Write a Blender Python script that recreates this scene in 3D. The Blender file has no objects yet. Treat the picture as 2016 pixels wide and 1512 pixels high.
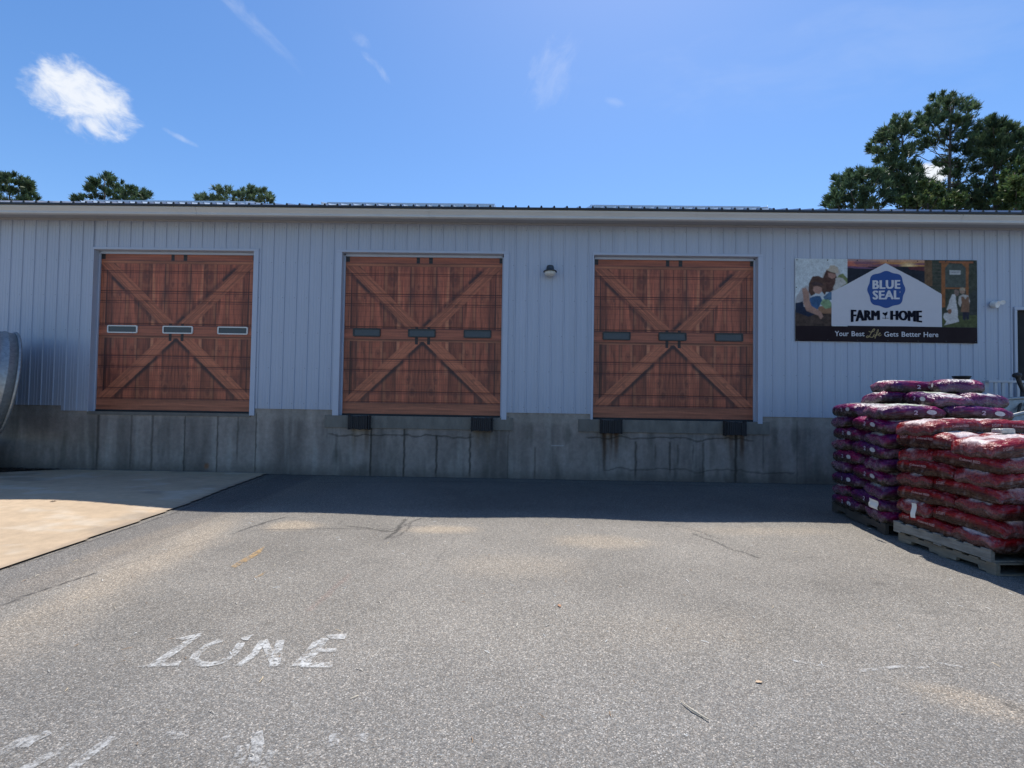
import bpy, math, random
import numpy as np
from mathutils import Vector, Matrix
R = math.radians
rng = np.random.default_rng(7)
random.seed(7)
SC = bpy.context.scene
COL = SC.collection

# ------------------------------------------------------------------ camera
H_CAM, F_PX = 1.6, 950.0
YAW, PITCH, ROLL = 0.01437, 0.02656, 0.01567
def basis():
    cy, sy, cp, sp = math.cos(YAW), math.sin(YAW), math.cos(PITCH), math.sin(PITCH)
    f = np.array([-sy*cp, cy*cp, sp]); r = np.array([cy, sy, 0]); u = np.cross(r, f)
    cr, sr = math.cos(ROLL), math.sin(ROLL)
    return cr*r+sr*u, -sr*r+cr*u, f
CR, CU, CF = basis()
cam = bpy.data.objects.new("camera", bpy.data.cameras.new("camera"))
COL.objects.link(cam)
cam.data.sensor_width = 36; cam.data.sensor_fit = 'HORIZONTAL'
cam.data.lens = F_PX/2016*36
cam.data.clip_start = 0.05; cam.data.clip_end = 3000
M = Matrix(((CR[0], CU[0], -CF[0], 0), (CR[1], CU[1], -CF[1], 0), (CR[2], CU[2], -CF[2], H_CAM), (0, 0, 0, 1)))
cam.matrix_world = M
SC.camera = cam
def ray(x, y): return CF*F_PX+CR*(x-1008)-CU*(y-756)
def at(x, y, Y):                       # point at depth Y seen at a photo pixel
    d = ray(x, y); return d*(Y/d[1])+np.array([0, 0, H_CAM])
def gnd(x, y, z=0.0):                  # ground point seen at a photo pixel
    d = ray(x, y); return d*((z-H_CAM)/d[2])+np.array([0, 0, H_CAM])

# ------------------------------------------------------------------ light
SUN_V = Vector((0.15, 0.49, 1.0)).normalized()
ELEV = math.asin(SUN_V.z); AZ = math.atan2(SUN_V.x, SUN_V.y)
SC.view_settings.view_transform = 'Standard'; SC.view_settings.look = 'None'
SC.view_settings.gamma = 1; SC.view_settings.use_curve_mapping = False
SC.view_settings.exposure = 0.38
sun = bpy.data.objects.new("sun", bpy.data.lights.new("sun", 'SUN'))
sun.data.energy = 4.3; sun.data.angle = R(0.5); sun.data.color = (1.0, 0.955, 0.89)
sun.rotation_euler = SUN_V.to_track_quat('Z', 'Y').to_euler(); sun.location = (5, 20, 40)
COL.objects.link(sun)

world = bpy.data.worlds.new("World"); SC.world = world; world.use_nodes = True
wt = world.node_tree; wn = wt.nodes; wl = wt.links
for n in list(wn): wn.remove(n)
w_out = wn.new('ShaderNodeOutputWorld'); w_bg = wn.new('ShaderNodeBackground')
sky = wn.new('ShaderNodeTexSky'); sky.sky_type = 'NISHITA'; sky.sun_disc = False
sky.sun_elevation = ELEV; sky.sun_rotation = AZ; sky.altitude = 0; sky.air_density = 1.0; sky.dust_density = 0.35; sky.ozone_density = 2.2
SKY_STRENGTH = 0.132
w_bg.inputs[1].default_value = SKY_STRENGTH
def wmath(op, a, b=None, c=None):
    n = wn.new('ShaderNodeMath'); n.operation = op
    for i, v in enumerate((a, b, c)):
        if v is None: continue
        if isinstance(v, (int, float)): n.inputs[i].default_value = v
        else: wl.new(v, n.inputs[i])
    return n.outputs[0]
tc = wn.new('ShaderNodeTexCoord'); DIRV = tc.outputs['Generated']
def wdot(v):
    n = wn.new('ShaderNodeVectorMath'); n.operation = 'DOT_PRODUCT'
    wl.new(DIRV, n.inputs[0]); n.inputs[1].default_value = tuple(v); return n.outputs['Value']
def cloud(px, py, rx, ry, ang, amount, nscale, stretch, thr, soft, seed, warp=0.8):
    """one cloud of the sky: an ellipse round a direction of the sky broken up by noise"""
    c = Vector(ray(px, py)).normalized()
    side = c.cross(Vector((0, 0, 1))).normalized(); up = side.cross(c).normalized()
    ca, sa = math.cos(R(ang)), math.sin(R(ang))
    s2 = side*ca+up*sa; u2 = -side*sa+up*ca
    k = F_PX*0.95
    U = wmath('MULTIPLY', wdot(s2), k/rx); V = wmath('MULTIPLY', wdot(u2), k/ry)
    r2 = wmath('ADD', wmath('MULTIPLY', U, U), wmath('MULTIPLY', V, V))
    fr = wmath('GREATER_THAN', wdot(c), 0.3)
    comb = wn.new('ShaderNodeCombineXYZ')
    wl.new(wmath('MULTIPLY', U, rx/100*nscale), comb.inputs[0]); wl.new(wmath('MULTIPLY', V, ry/100*nscale*stretch), comb.inputs[1])
    comb.inputs[2].default_value = seed
    nz = wn.new('ShaderNodeTexNoise'); nz.inputs['Scale'].default_value = 1.0; nz.inputs['Detail'].default_value = 9
    nz.inputs['Roughness'].default_value = 0.62; nz.inputs['Distortion'].default_value = 0.35
    wl.new(comb.outputs[0], nz.inputs['Vector'])
    val = wmath('SUBTRACT', wmath('ADD', 1.0, wmath('MULTIPLY', wmath('SUBTRACT', nz.outputs[0], 0.5), warp*4)), r2)
    m = wn.new('ShaderNodeMapRange'); m.interpolation_type = 'SMOOTHSTEP'
    wl.new(val, m.inputs[0]); m.inputs[1].default_value = thr; m.inputs[2].default_value = thr+soft
    m.inputs[3].default_value = 0; m.inputs[4].default_value = amount
    return wmath('MULTIPLY', m.outputs[0], fr)
masks = [cloud(164, 198, 57, 42, -12, 0.93, 3.2, 1.4, -0.1, 1.2, 11.3, 0.62),
         cloud(482, 26, 50, 12, -30, 0.30, 2.6, 1.6, 0.2, 2.2, 7.7, 0.8),
         cloud(520, 70, 75, 12, -30, 0.10, 1.6, 4.0, 0.1, 1.6, 9.7, 0.8),
         cloud(744, 134, 32, 9, -38, 0.34, 3.4, 1.4, 0.2, 2.2, 1.3, 0.8),
         cloud(708, 76, 26, 12, -30, 0.22, 2.6, 1.5, 0.1, 2.2, 4.3, 0.9),
         cloud(357, 272, 24, 5, -16, 0.42, 3.6, 1.2, 0.1, 2.0, 2.2, 0.6),
         cloud(1085, 140, 60, 42, 60, 0.16, 1.8, 2.0, 0.0, 1.6, 6.1, 0.9),
         cloud(1212, 203, 20, 8, -20, 0.14, 2.0, 2.0, 0.0, 1.6, 6.9, 0.9),
         cloud(1700, 100, 330, 70, -10, 0.08, 0.7, 2.5, 0.0, 1.8, 8.9, 0.9),
         cloud(1822, 348, 34, 18, 10, 0.95, 3.0, 1.2, 0.0, 0.6, 5.5, 0.6)]
hs = wn.new('ShaderNodeHueSaturation'); hs.inputs['Saturation'].default_value = 1.24; hs.inputs['Hue'].default_value = 0.504
wl.new(sky.outputs[0], hs.inputs['Color'])
cur = hs.outputs[0]
for m in masks:
    mx = wn.new('ShaderNodeMix'); mx.data_type = 'RGBA'
    wl.new(m, mx.inputs[0]); wl.new(cur, mx.inputs[6]); mx.inputs[7].default_value = (5.4, 5.6, 5.9, 1)
    cur = mx.outputs[2]
wl.new(cur, w_bg.inputs[0]); wl.new(w_bg.outputs[0], w_out.inputs[0])

# ------------------------------------------------------------------ helpers
def _h(ix, iy, seed):
    n = (ix.astype(np.int64)*374761393+iy.astype(np.int64)*668265263+seed*1442695041) & 0x7fffffff
    n = ((n ^ (n >> 13))*1274126177) & 0x7fffffff
    return ((n ^ (n >> 16)) & 0xffff)/65535.0
def vn(x, y, seed=0):
    x = np.asarray(x, float); y = np.asarray(y, float)
    x, y = np.broadcast_arrays(x, y)
    ix = np.floor(x); iy = np.floor(y); fx = x-ix; fy = y-iy
    fx = fx*fx*(3-2*fx); fy = fy*fy*(3-2*fy)
    a = _h(ix, iy, seed); b = _h(ix+1, iy, seed); c = _h(ix, iy+1, seed); d = _h(ix+1, iy+1, seed)
    return (a*(1-fx)+b*fx)*(1-fy)+(c*(1-fx)+d*fx)*fy
def fbm(x, y, seed=0, o=4):
    s = 0; a = 0.5; t = 0
    for k in range(o):
        s = s+a*vn(np.asarray(x)*2**k+k*17.3, np.asarray(y)*2**k+k*9.1, seed+k); t += a; a *= 0.5
    return s/t
def sstep(a, b, x):
    t = np.clip((np.asarray(x, float)-a)/(b-a), 0, 1); return t*t*(3-2*t)
def lerp(a, b, t):
    t = np.asarray(t)
    if np.ndim(a) or np.ndim(b): t = t[..., None] if t.ndim and np.ndim(np.asarray(b)) <= t.ndim+1 else t
    return np.asarray(a)*(1-t)+np.asarray(b)*t
def srgb(*c):
    c = np.array(c)/255.0
    return tuple(np.where(c <= 0.04045, c/12.92, ((c+0.055)/1.055)**2.4))

def node_mat(name):
    m = bpy.data.materials.new(name); m.use_nodes = True
    return m, m.node_tree.nodes, m.node_tree.links, m.node_tree.nodes['Principled BSDF']
def mat(name, col, rough=0.6, metal=0.0, vary=0.12, scale=6.0, bump=0.0, bscale=60.0, attr=None, spec=None, stretch=(1, 1, 1), alpha=None, coat=0):
    m, n, l, b = node_mat(name)
    b.inputs['Roughness'].default_value = rough; b.inputs['Metallic'].default_value = metal
    if spec is not None: b.inputs['Specular IOR Level'].default_value = spec
    if coat: b.inputs['Coat Weight'].default_value = coat
    t = n.new('ShaderNodeTexCoord'); mp = n.new('ShaderNodeMapping'); mp.inputs['Scale'].default_value = stretch
    l.new(t.outputs['Object'], mp.inputs[0])
    nz = n.new('ShaderNodeTexNoise'); nz.inputs['Scale'].default_value = scale; nz.inputs['Detail'].default_value = 6; nz.inputs['Roughness'].default_value = 0.6
    l.new(mp.outputs[0], nz.inputs['Vector'])
    mr = n.new('ShaderNodeMapRange'); mr.inputs[1].default_value = 0.25; mr.inputs[2].default_value = 0.75
    mr.inputs[3].default_value = 1-vary; mr.inputs[4].default_value = 1+vary; l.new(nz.outputs[0], mr.inputs[0])
    mul = n.new('ShaderNodeMix'); mul.data_type = 'RGBA'; mul.blend_type = 'MULTIPLY'; mul.inputs[0].default_value = 1
    if attr:
        a = n.new('ShaderNodeAttribute'); a.attribute_name = attr; l.new(a.outputs['Color'], mul.inputs[6])
    else: mul.inputs[6].default_value = (*col, 1)
    l.new(mr.outputs[0], mul.inputs[7]); l.new(mul.outputs[2], b.inputs['Base Color'])
    rr = n.new('ShaderNodeMapRange'); rr.inputs[1].default_value = 0.3; rr.inputs[2].default_value = 0.7
    rr.inputs[3].default_value = max(0, rough-0.08); rr.inputs[4].default_value = min(1, rough+0.08)
    l.new(nz.outputs[0], rr.inputs[0]); l.new(rr.outputs[0], b.inputs['Roughness'])
    if bump:
        n2 = n.new('ShaderNodeTexNoise'); n2.inputs['Scale'].default_value = bscale; n2.inputs['Detail'].default_value = 5
        l.new(mp.outputs[0], n2.inputs['Vector'])
        bp = n.new('ShaderNodeBump'); bp.inputs['Strength'].default_value = bump; bp.inputs['Distance'].default_value = 0.02
        l.new(n2.outputs[0], bp.inputs['Height']); l.new(bp.outputs[0], b.inputs['Normal'])
    return m

class MB:
    def __init__(s): s.v = []; s.f = []; s.m = []; s.c = []
    def add(s, vs, fs, mi=0, col=None):
        o = len(s.v); s.v += [tuple(map(float, p)) for p in vs]
        s.f += [tuple(i+o for i in f) for f in fs]; s.m += [mi]*len(fs)
        s.c += [tuple(col) if col is not None else (1, 1, 1)]*len(vs)
    def box(s, x0, x1, y0, y1, z0, z1, mi=0, col=None):
        s.add([(x0, y0, z0), (x1, y0, z0), (x1, y1, z0), (x0, y1, z0), (x0, y0, z1), (x1, y0, z1), (x1, y1, z1), (x0, y1, z1)],
              [(0, 3, 2, 1), (4, 5, 6, 7), (0, 1, 5, 4), (1, 2, 6, 5), (2, 3, 7, 6), (3, 0, 4, 7)], mi, col)
    def tube(s, pts, rad, n=8, mi=0, cap=True, col=None):
        pts = [Vector(p) for p in pts]
        if not hasattr(rad, '__len__'): rad = [rad]*len(pts)
        vs = []; fs = []
        for i, p in enumerate(pts):
            d = (pts[min(i+1, len(pts)-1)]-pts[max(i-1, 0)])
            d = d.normalized() if d.length > 1e-9 else Vector((0, 0, 1))
            a = d.cross(Vector((0, 0, 1)) if abs(d.z) < 0.9 else Vector((1, 0, 0))).normalized(); b = d.cross(a)
            for k in range(n):
                t = 2*math.pi*k/n; vs.append(p+(a*math.cos(t)+b*math.sin(t))*rad[i])
        for i in range(len(pts)-1):
            for k in range(n):
                k2 = (k+1) % n; fs.append((i*n+k, i*n+k2, (i+1)*n+k2, (i+1)*n+k))
        if cap: fs.append(tuple(range(n))[::-1]); fs.append(tuple((len(pts)-1)*n+k for k in range(n)))
        s.add(vs, fs, mi, col)
    def lathe(s, prof, n=40, mi=0, M4=None, col=None):
        vs = []; fs = []
        for r, z in prof:
            for k in range(n):
                t = 2*math.pi*k/n; p = Vector((r*math.cos(t), r*math.sin(t), z)); vs.append(M4 @ p if M4 else p)
        for i in range(len(prof)-1):
            for k in range(n):
                k2 = (k+1) % n; fs.append((i*n+k, i*n+k2, (i+1)*n+k2, (i+1)*n+k))
        s.add(vs, fs, mi, col)
    def poly(s, pts, mi=0): s.add(pts, [tuple(range(len(pts)))], mi)
    def build(s, name, mats, parent=None, smooth=False, bevel=0, attr=False, origin=None):
        me = bpy.data.meshes.new(name); me.from_pydata(s.v, [], s.f)
        if not isinstance(mats, (list, tuple)): mats = [mats]
        for m in mats: me.materials.append(m)
        me.polygons.foreach_set('material_index', s.m)
        if smooth: me.polygons.foreach_set('use_smooth', [True]*len(me.polygons))
        if attr:
            ca = me.color_attributes.new('Col', 'FLOAT_COLOR', 'POINT')
            ca.data.foreach_set('color', np.c_[np.array(s.c), np.ones(len(s.c))].astype(np.float32).ravel())
        me.update()
        o = bpy.data.objects.new(name, me); COL.objects.link(o)
        if parent: o.parent = parent
        if bevel:
            b = o.modifiers.new('bevel', 'BEVEL'); b.width = bevel; b.segments = 2; b.limit_method = 'ANGLE'
        return o
def grid(name, P, C, m, parent=None, smooth=True):
    """P: (ny,nx,3) points, C: (ny,nx,3) colours -> one mesh"""
    ny, nx = P.shape[:2]
    me = bpy.data.meshes.new(name)
    idx = np.arange(nx*ny).reshape(ny, nx)
    q = np.stack([idx[:-1, :-1], idx[:-1, 1:], idx[1:, 1:], idx[1:, :-1]], -1).reshape(-1, 4)
    me.vertices.add(nx*ny); me.vertices.foreach_set('co', P.reshape(-1).astype(np.float32))
    me.loops.add(q.size); me.loops.foreach_set('vertex_index', q.reshape(-1).astype(np.int32))
    me.polygons.add(len(q)); me.polygons.foreach_set('loop_start', np.arange(0, q.size, 4, dtype=np.int32))
    me.update(calc_edges=True)
    me.polygons.foreach_set('use_smooth', [smooth]*len(q))
    if C is not None:
        ca = me.color_attributes.new('Col', 'FLOAT_COLOR', 'POINT')
        ca.data.foreach_set('color', np.concatenate([C, np.ones(C.shape[:2]+(1,))], -1).reshape(-1).astype(np.float32))
    me.materials.append(m)
    o = bpy.data.objects.new(name, me); COL.objects.link(o)
    if parent: o.parent = parent
    return o
def tag(o, label=None, cat=None, group=None, kind=None):
    if label: o['label'] = label
    if cat: o['category'] = cat
    if group: o['group'] = group
    if kind: o['kind'] = kind
    return o
def thing(name, label, cat, loc=(0, 0, 0), rz=0, group=None):
    o = bpy.data.objects.new(name, None); COL.objects.link(o); o.location = loc; o.rotation_euler = (0, 0, rz)
    o.empty_display_size = 0.2
    return tag(o, label, cat, group)
def text_mesh(body, size, bold=0.0, align='CENTER', space=1.0, shear=0.0):
    cu = bpy.data.curves.new('t', 'FONT'); cu.body = body; cu.size = size; cu.offset = bold; cu.align_x = align
    cu.space_character = space; cu.shear = shear; cu.resolution_u = 3
    o = bpy.data.objects.new('t', cu); COL.objects.link(o)
    bpy.context.view_layer.update()
    me = bpy.data.meshes.new_from_object(o.evaluated_get(bpy.context.evaluated_depsgraph_get()))
    v = [tuple(p.co) for p in me.vertices]; f = [tuple(p.vertices) for p in me.polygons]
    bpy.data.objects.remove(o); bpy.data.meshes.remove(me)
    return v, f
def pip(poly, X, Y):
    ins = np.zeros(X.shape, bool); n = len(poly); j = n-1
    for i in range(n):
        xi, yi = poly[i]; xj, yj = poly[j]
        if yi != yj:
            c = ((yi > Y) != (yj > Y)) & (X < (xj-xi)*(Y-yi)/(yj-yi)+xi); ins ^= c
        j = i
    return ins
def seg_dist(X, Y, pts):
    d = np.full(X.shape, 1e9)
    for (x0, y0), (x1, y1) in zip(pts[:-1], pts[1:]):
        dx, dy = x1-x0, y1-y0; L = dx*dx+dy*dy+1e-12
        t = np.clip(((X-x0)*dx+(Y-y0)*dy)/L, 0, 1)
        d = np.minimum(d, np.hypot(X-x0-t*dx, Y-y0-t*dy))
    return d

# ------------------------------------------------------------------ ground
WALL_Y = 9.48
def zg(x, y):
    x = np.asarray(x, float); y = np.asarray(y, float)
    return (0.085*sstep(-3.6, -6.6, x)*np.exp(-((y-6.6)/1.9)**2)+0.012*np.sin(x*1.9+0.6)*np.exp(-((y-6.4)/1.2)**2)*sstep(9.4, 8, y)
            + 0.02*(fbm(x*0.5, y*0.5, 5)-0.5)*sstep(9.4, 8, y))
PAD = [(-4.93, 9.46), (-4.78, 8.1), (-4.64, 6.9), (-4.56, 5.6), (-4.52, 4.26), (-4.5, 2.9), (-22, 2.4), (-22, 6.9), (-11.5, 8.1), (-9.9, 8.75), (-9.2, 9.3), (-8.75, 9.46)]
gx = np.concatenate([[-900, -400, -200, -100, -50, -30, -20, -15, -12], np.linspace(-10, 7, 680), [8, 10, 14, 20, 30, 50, 100, 200, 400, 900]])
gy = np.concatenate([[-900, -400, -200, -100, -50, -20, -8, -3, 0], np.linspace(1.2, 9.6, 370), [10, 12, 20, 30, 50, 100, 200, 400, 900, 1600]])
X, Y = np.meshgrid(gx, gy)
Z = zg(X, Y)
base = np.ones(X.shape+(3,))*np.array([0.248, 0.232, 0.207])
base *= (0.74+0.52*fbm(X*0.45+3, Y*0.7, 11))[..., None]*(.9+.2*fbm(X*.9+Y*.5, Y*.25-X*.3, 14))[..., None]
base *= (0.90+0.2*fbm(X*3, Y*3, 12))[..., None]
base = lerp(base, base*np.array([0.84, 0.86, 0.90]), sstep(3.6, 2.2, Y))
silt = np.array([0.40, 0.335, 0.255])
def blob(cx, cy, rx, ry, ang=0, seed=0, e=1.0):
    ca, sa = math.cos(R(ang)), math.sin(R(ang)); dx, dy = X-cx, Y-cy
    u = (dx*ca+dy*sa)/rx; v = (-dx*sa+dy*ca)/ry
    return np.clip(sstep(1.15, 0.2, np.hypot(u, v)+0.7*(fbm(X*2.5, Y*2.5, 30+seed)-0.5))*e, 0, 1)
def gp(x, y): p = gnd(x, y); return p[0], p[1]
for (px, py, rx, ry, ang, e) in [(585, 1036, .46, .26, 0, .85), (868, 1040, .5, .22, 0, .8), (1185, 1066, .75, .3, 0, .5), (1020, 1112, .8, .4, 0, .25),
                               (1500, 1045, 1.0, .3, 0, .3), (420, 1040, .25, .8, 6, .35), (330, 1085, .5, 1.2, 8, .3), (300, 1060, .22, 1.5, -4, .75), (140, 1125, .25, 1.2, 0, .5),
                               (250, 1130, .25, 1.6, 0, .35), (50, 1240, .5, 1.2, 0, .22), (1320, 1240, .9, .4, 10, .12), (1930, 1390, .4, .15, -20, .35), (1860, 1360, .3, .1, -20, .25)]:
    c = gp(px, py); base = lerp(base, silt*(0.85+0.3*fbm(X*8, Y*8, 61))[..., None], blob(c[0], c[1], rx, ry, ang, int(px), e))
base = lerp(base, np.array([0.30, 0.25, 0.195]), 0.5*sstep(-2.2, -4.4, X)*sstep(3.0, 4.6, Y)*sstep(.25, .75, fbm(X*.9, Y*.35, 66)))
strip = sstep(0.42, 0.3, np.abs(X+4.18+0.25*(Y-6)*0.1))*sstep(3.0, 3.6, Y)
base = lerp(base, np.array([0.15, 0.145, 0.14])*(0.85+.3*fbm(X*5, Y*5, 63))[..., None], 0.55*strip)
for (px, py, rx, ry, ang, e) in [(1180, 1092, .05, .03, 0, .0), (1730, 1150, .06, .03, 0, .6), (1830, 1205, .11, .035, 0, .5), (1902, 1182, .09, .03, 0, .7), (1745, 1133, .07, .03, -30, .7),
                               (1600, 1098, .12, .03, 0, .5), (1690, 1120, .14, .03, 0, .3), (525, 1228, .05, .05, 0, .5), (740, 1197, .05, .04, 0, .35), (235, 1405, .05, .02, 20, .5), (1915, 1204, .08, .03, -30, .5)]:
    c = gp(px, py); base = lerp(base, base*0.55, blob(c[0], c[1], rx, ry, ang, int(px), e))
# cracks
def crackline(pts, w, seed, strength):
    P = [gp(*p) for p in pts]
    wob = 0.05*(fbm(X*7, Y*7, seed)-0.5)
    return strength*sstep(w*1.5, w*0.4, seg_dist(X+wob*1.4, Y+wob, P))*sstep(.2, .5, fbm(X*6, Y*6, seed+3)+.15)
ck = np.zeros(X.shape)
for pts, w, s in [([(460, 1052), (520, 1030), (560, 1020)], .02, .7), ([(500, 1045), (640, 1042), (760, 1040)], .012, .6), ([(760, 1060), (800, 1030), (830, 1018)], .013, .7), ([(775, 1058), (800, 1042), (812, 1022)], .010, .6), ([(750, 1046), (800, 1032), (850, 1034)], .009, .5),
                  ([(690, 1036), (770, 1045), (790, 1040)], .015, .8), ([(770, 1056), (785, 1035), (800, 1020)], .02, .7), ([(0, 1192), (90, 1160), (190, 1128)], .012, .9), ([(190, 1128), (330, 1085), (420, 1062)], .008, .3),
                  ([(1365, 1050), (1400, 1062), (1440, 1080), (1495, 1098)], .014, .7), ([(1310, 1030), (1370, 1042), (1420, 1060)], .01, .5), ([(560, 1310), (640, 1250), (740, 1190), (850, 1120), (900, 1050)], .010, .2),
                  ([(1980, 1385), (2010, 1400)], .02, .7), ([(0, 1127), (340, 1012), (520, 940)], .012, .6), ([(620, 950), (900, 948), (1500, 958)], .02, .35)]:
    ck = np.maximum(ck, crackline(pts, w, 70+int(pts[0][0]) % 50, s))
base = lerp(base, np.array([0.035, 0.034, 0.034]), ck)
redc = crackline([(610, 1200), (640, 1170), (680, 1140), (690, 1130)], .025, 90, .16)
base = lerp(base, np.array([0.30, 0.15, 0.12]), redc)
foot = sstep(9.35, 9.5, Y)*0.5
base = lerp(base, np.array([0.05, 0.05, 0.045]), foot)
base = lerp(base, base*0.62, sstep(5.9, 7.2, Y+.35*(fbm(X*.8, Y*.8, 67)-.5)))  # base colour darkened towards the wall, deepening the building's shadow
mul_area = sstep(0.0, 0.12, (Y-8.9)-(X+10.2)*0.0)*0
m_as, n, l, b = node_mat('asphalt')
b.inputs['Roughness'].default_value = 0.85; b.inputs['Specular IOR Level'].default_value = 0.3
a = n.new('ShaderNodeAttribute'); a.attribute_name = 'Col'
t = n.new('ShaderNodeTexCoord')
vo = n.new('ShaderNodeTexVoronoi'); vo.inputs['Scale'].default_value = 175; vo.inputs['Randomness'].default_value = 1; l.new(t.outputs['Object'], vo.inputs['Vector'])
sp = n.new('ShaderNodeSeparateColor'); l.new(vo.outputs['Color'], sp.inputs[0])
cr = n.new('ShaderNodeValToRGB'); e = cr.color_ramp.elements
e[0].position = 0.0; e[0].color = (.42, .42, .43, 1); e[1].position = 1.0; e[1].color = (2.25, 2.2, 2.1, 1)
for pp, cc in ((.35, .68), (.6, .92), (.8, 1.16), (.92, 1.5), (.97, 2.15)):
    q = cr.color_ramp.elements.new(pp); q.color = (cc, cc, cc*.98, 1)
l.new(sp.outputs[0], cr.inputs[0])
# hue variation of stones
cr2 = n.new('ShaderNodeValToRGB'); e = cr2.color_ramp.elements; e[0].color = (1.08, 1.0, .92, 1); e[1].color = (.97, 1.0, 1.03, 1); l.new(sp.outputs[1], cr2.inputs[0])
nz = n.new('ShaderNodeTexNoise'); nz.inputs['Scale'].default_value = 38; nz.inputs['Detail'].default_value = 8; nz.inputs['Roughness'].default_value = .75; l.new(t.outputs['Object'], nz.inputs['Vector'])
mr = n.new('ShaderNodeMapRange'); mr.inputs[1].default_value = .3; mr.inputs[2].default_value = .7; mr.inputs[3].default_value = .76; mr.inputs[4].default_value = 1.24; l.new(nz.outputs[0], mr.inputs[0])
def mulc(A, B, fac=1.0):
    mx = n.new('ShaderNodeMix'); mx.data_type = 'RGBA'; mx.blend_type = 'MULTIPLY'; mx.inputs[0].default_value = fac
    l.new(A, mx.inputs[6]); l.new(B, mx.inputs[7]); return mx.outputs[2]
c1 = mulc(a.outputs['Color'], cr.outputs[0], .85); c1 = mulc(c1, cr2.outputs[0]); c1 = mulc(c1, mr.outputs[0]); l.new(c1, b.inputs['Base Color'])
bp = n.new('ShaderNodeBump'); bp.inputs['Strength'].default_value = .55; bp.inputs['Distance'].default_value = .006
ad = n.new('ShaderNodeMath'); ad.operation = 'MULTIPLY_ADD'; l.new(vo.outputs['Distance'], ad.inputs[0]); ad.inputs[1].default_value = -1.0; l.new(nz.outputs[0], ad.inputs[2])
l.new(ad.outputs[0], bp.inputs['Height']); l.new(bp.outputs[0], b.inputs['Normal'])
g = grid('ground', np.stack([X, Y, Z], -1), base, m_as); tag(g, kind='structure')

# concrete pad
def sheet(name, poly, dz, m, colf, res=0.03, kind='structure'):
    xs = [p[0] for p in poly]; ys = [p[1] for p in poly]
    nx = int((max(xs)-min(xs))/res)+2; ny = int((max(ys)-min(ys))/res)+2
    gx_ = np.linspace(min(xs), max(xs), nx); gy_ = np.linspace(min(ys), max(ys), ny)
    XX, YY = np.meshgrid(gx_, gy_)
    cx = (XX[:-1, :-1]+XX[1:, 1:])/2; cy = (YY[:-1, :-1]+YY[1:, 1:])/2
    keep = pip(poly, cx, cy)
    idx = np.arange(nx*ny).reshape(ny, nx)
    q = np.stack([idx[:-1, :-1], idx[:-1, 1:], idx[1:, 1:], idx[1:, :-1]], -1)[keep]
    me = bpy.data.meshes.new(name)
    P = np.stack([XX, YY, zg(XX, YY)+dz], -1).reshape(-1, 3)
    used, inv = np.unique(q.ravel(), return_inverse=True)
    me.vertices.add(len(used)); me.vertices.foreach_set('co', P[used].astype(np.float32).ravel())
    me.loops.add(q.size); me.loops.foreach_set('vertex_index', inv.astype(np.int32).ravel())
    me.polygons.add(len(q)); me.polygons.foreach_set('loop_start', np.arange(0, q.size, 4, dtype=np.int32)); me.update(calc_edges=True)
    me.polygons.foreach_set('use_smooth', [True]*len(q))
    C = colf(XX, YY).reshape(-1, 3)[used]
    ca = me.color_attributes.new('Col', 'FLOAT_COLOR', 'POINT')
    ca.data.foreach_set('color', np.c_[C, np.ones(len(C))].astype(np.float32).ravel())
    me.materials.append(m); o = bpy.data.objects.new(name, me); COL.objects.link(o); tag(o, kind=kind); return o
m_pad = mat('pad_concrete', (1, 1, 1), .85, vary=.14, scale=9, bump=.25, bscale=90, attr='Col', spec=.3)
def padcol(x, y):
    c = np.ones(x.shape+(3,))*np.array([0.47, 0.355, 0.235])
    c *= (0.84+0.32*fbm(x*1.1, y*1.6, 21))[..., None]
    c = lerp(c, np.array([0.55, 0.48, 0.38]), 0.5*sstep(.55, .75, fbm(x*2.0, y*3.0, 24)))
    c = lerp(c, np.array([0.27, 0.22, 0.165]), 0.55*sstep(.56, .75, fbm(x*1.3+5, y*2.2, 27)))
    e = seg_dist(x, y, [p for p in PAD[:6]])
    c = lerp(c, np.array([0.25, 0.20, 0.15]), 0.5*sstep(.12, .0, e+.05*(fbm(x*6, y*6, 29)-.5)))
    # sawn joint
    c = lerp(c, np.array([0.08, 0.075, 0.07]), 0.8*sstep(.02, .005, np.abs(x+9.6)))
    return c
sheet('concrete_pad', PAD, 0.02, m_pad, padcol)
MUL = [(-9.0, 9.46), (-9.35, 9.2), (-9.95, 8.7), (-11.4, 8.05), (-22, 6.85), (-22, 9.46)]
m_mul = mat('mulch', (1, 1, 1), .95, vary=.45, scale=25, bump=1.0, bscale=45, attr='Col', spec=.1)
sheet('mulch_bed', MUL, 0.027, m_mul, lambda x, y: np.ones(x.shape+(3,))*np.array([.045, .034, .026])*(0.5+1.2*fbm(x*14, y*14, 33))[..., None], res=.04)
mb = MB()
for i in range(1500):
    x = random.uniform(-12.5, -8.9); y = random.uniform(8.1, 9.44)
    if not pip(MUL, np.array([x]), np.array([y]))[0]: continue
    a_ = random.uniform(0, 3.14); L = random.uniform(.02, .06); w = random.uniform(.006, .016)
    p = Vector((x, y, float(zg(x, y))+.033+random.uniform(0, .015))); d = Vector((math.cos(a_), math.sin(a_), random.uniform(-.3, .3)))*L; s_ = Vector((-math.sin(a_), math.cos(a_), 0))*w
    k = random.choice([(.05, .035, .025), (.08, .055, .04), (.03, .022, .018), (.14, .11, .08)])
    mb.add([p-d-s_, p+d-s_, p+d+s_, p-d+s_], [(0, 1, 2, 3)], 0, k)
tag(mb.build('mulch_chips', mat('mulch_chip', (1, 1, 1), .9, attr='Col'), attr=True), 'loose dark bark chips lying on the bed beside the wall', 'mulch', kind='stuff')

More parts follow.
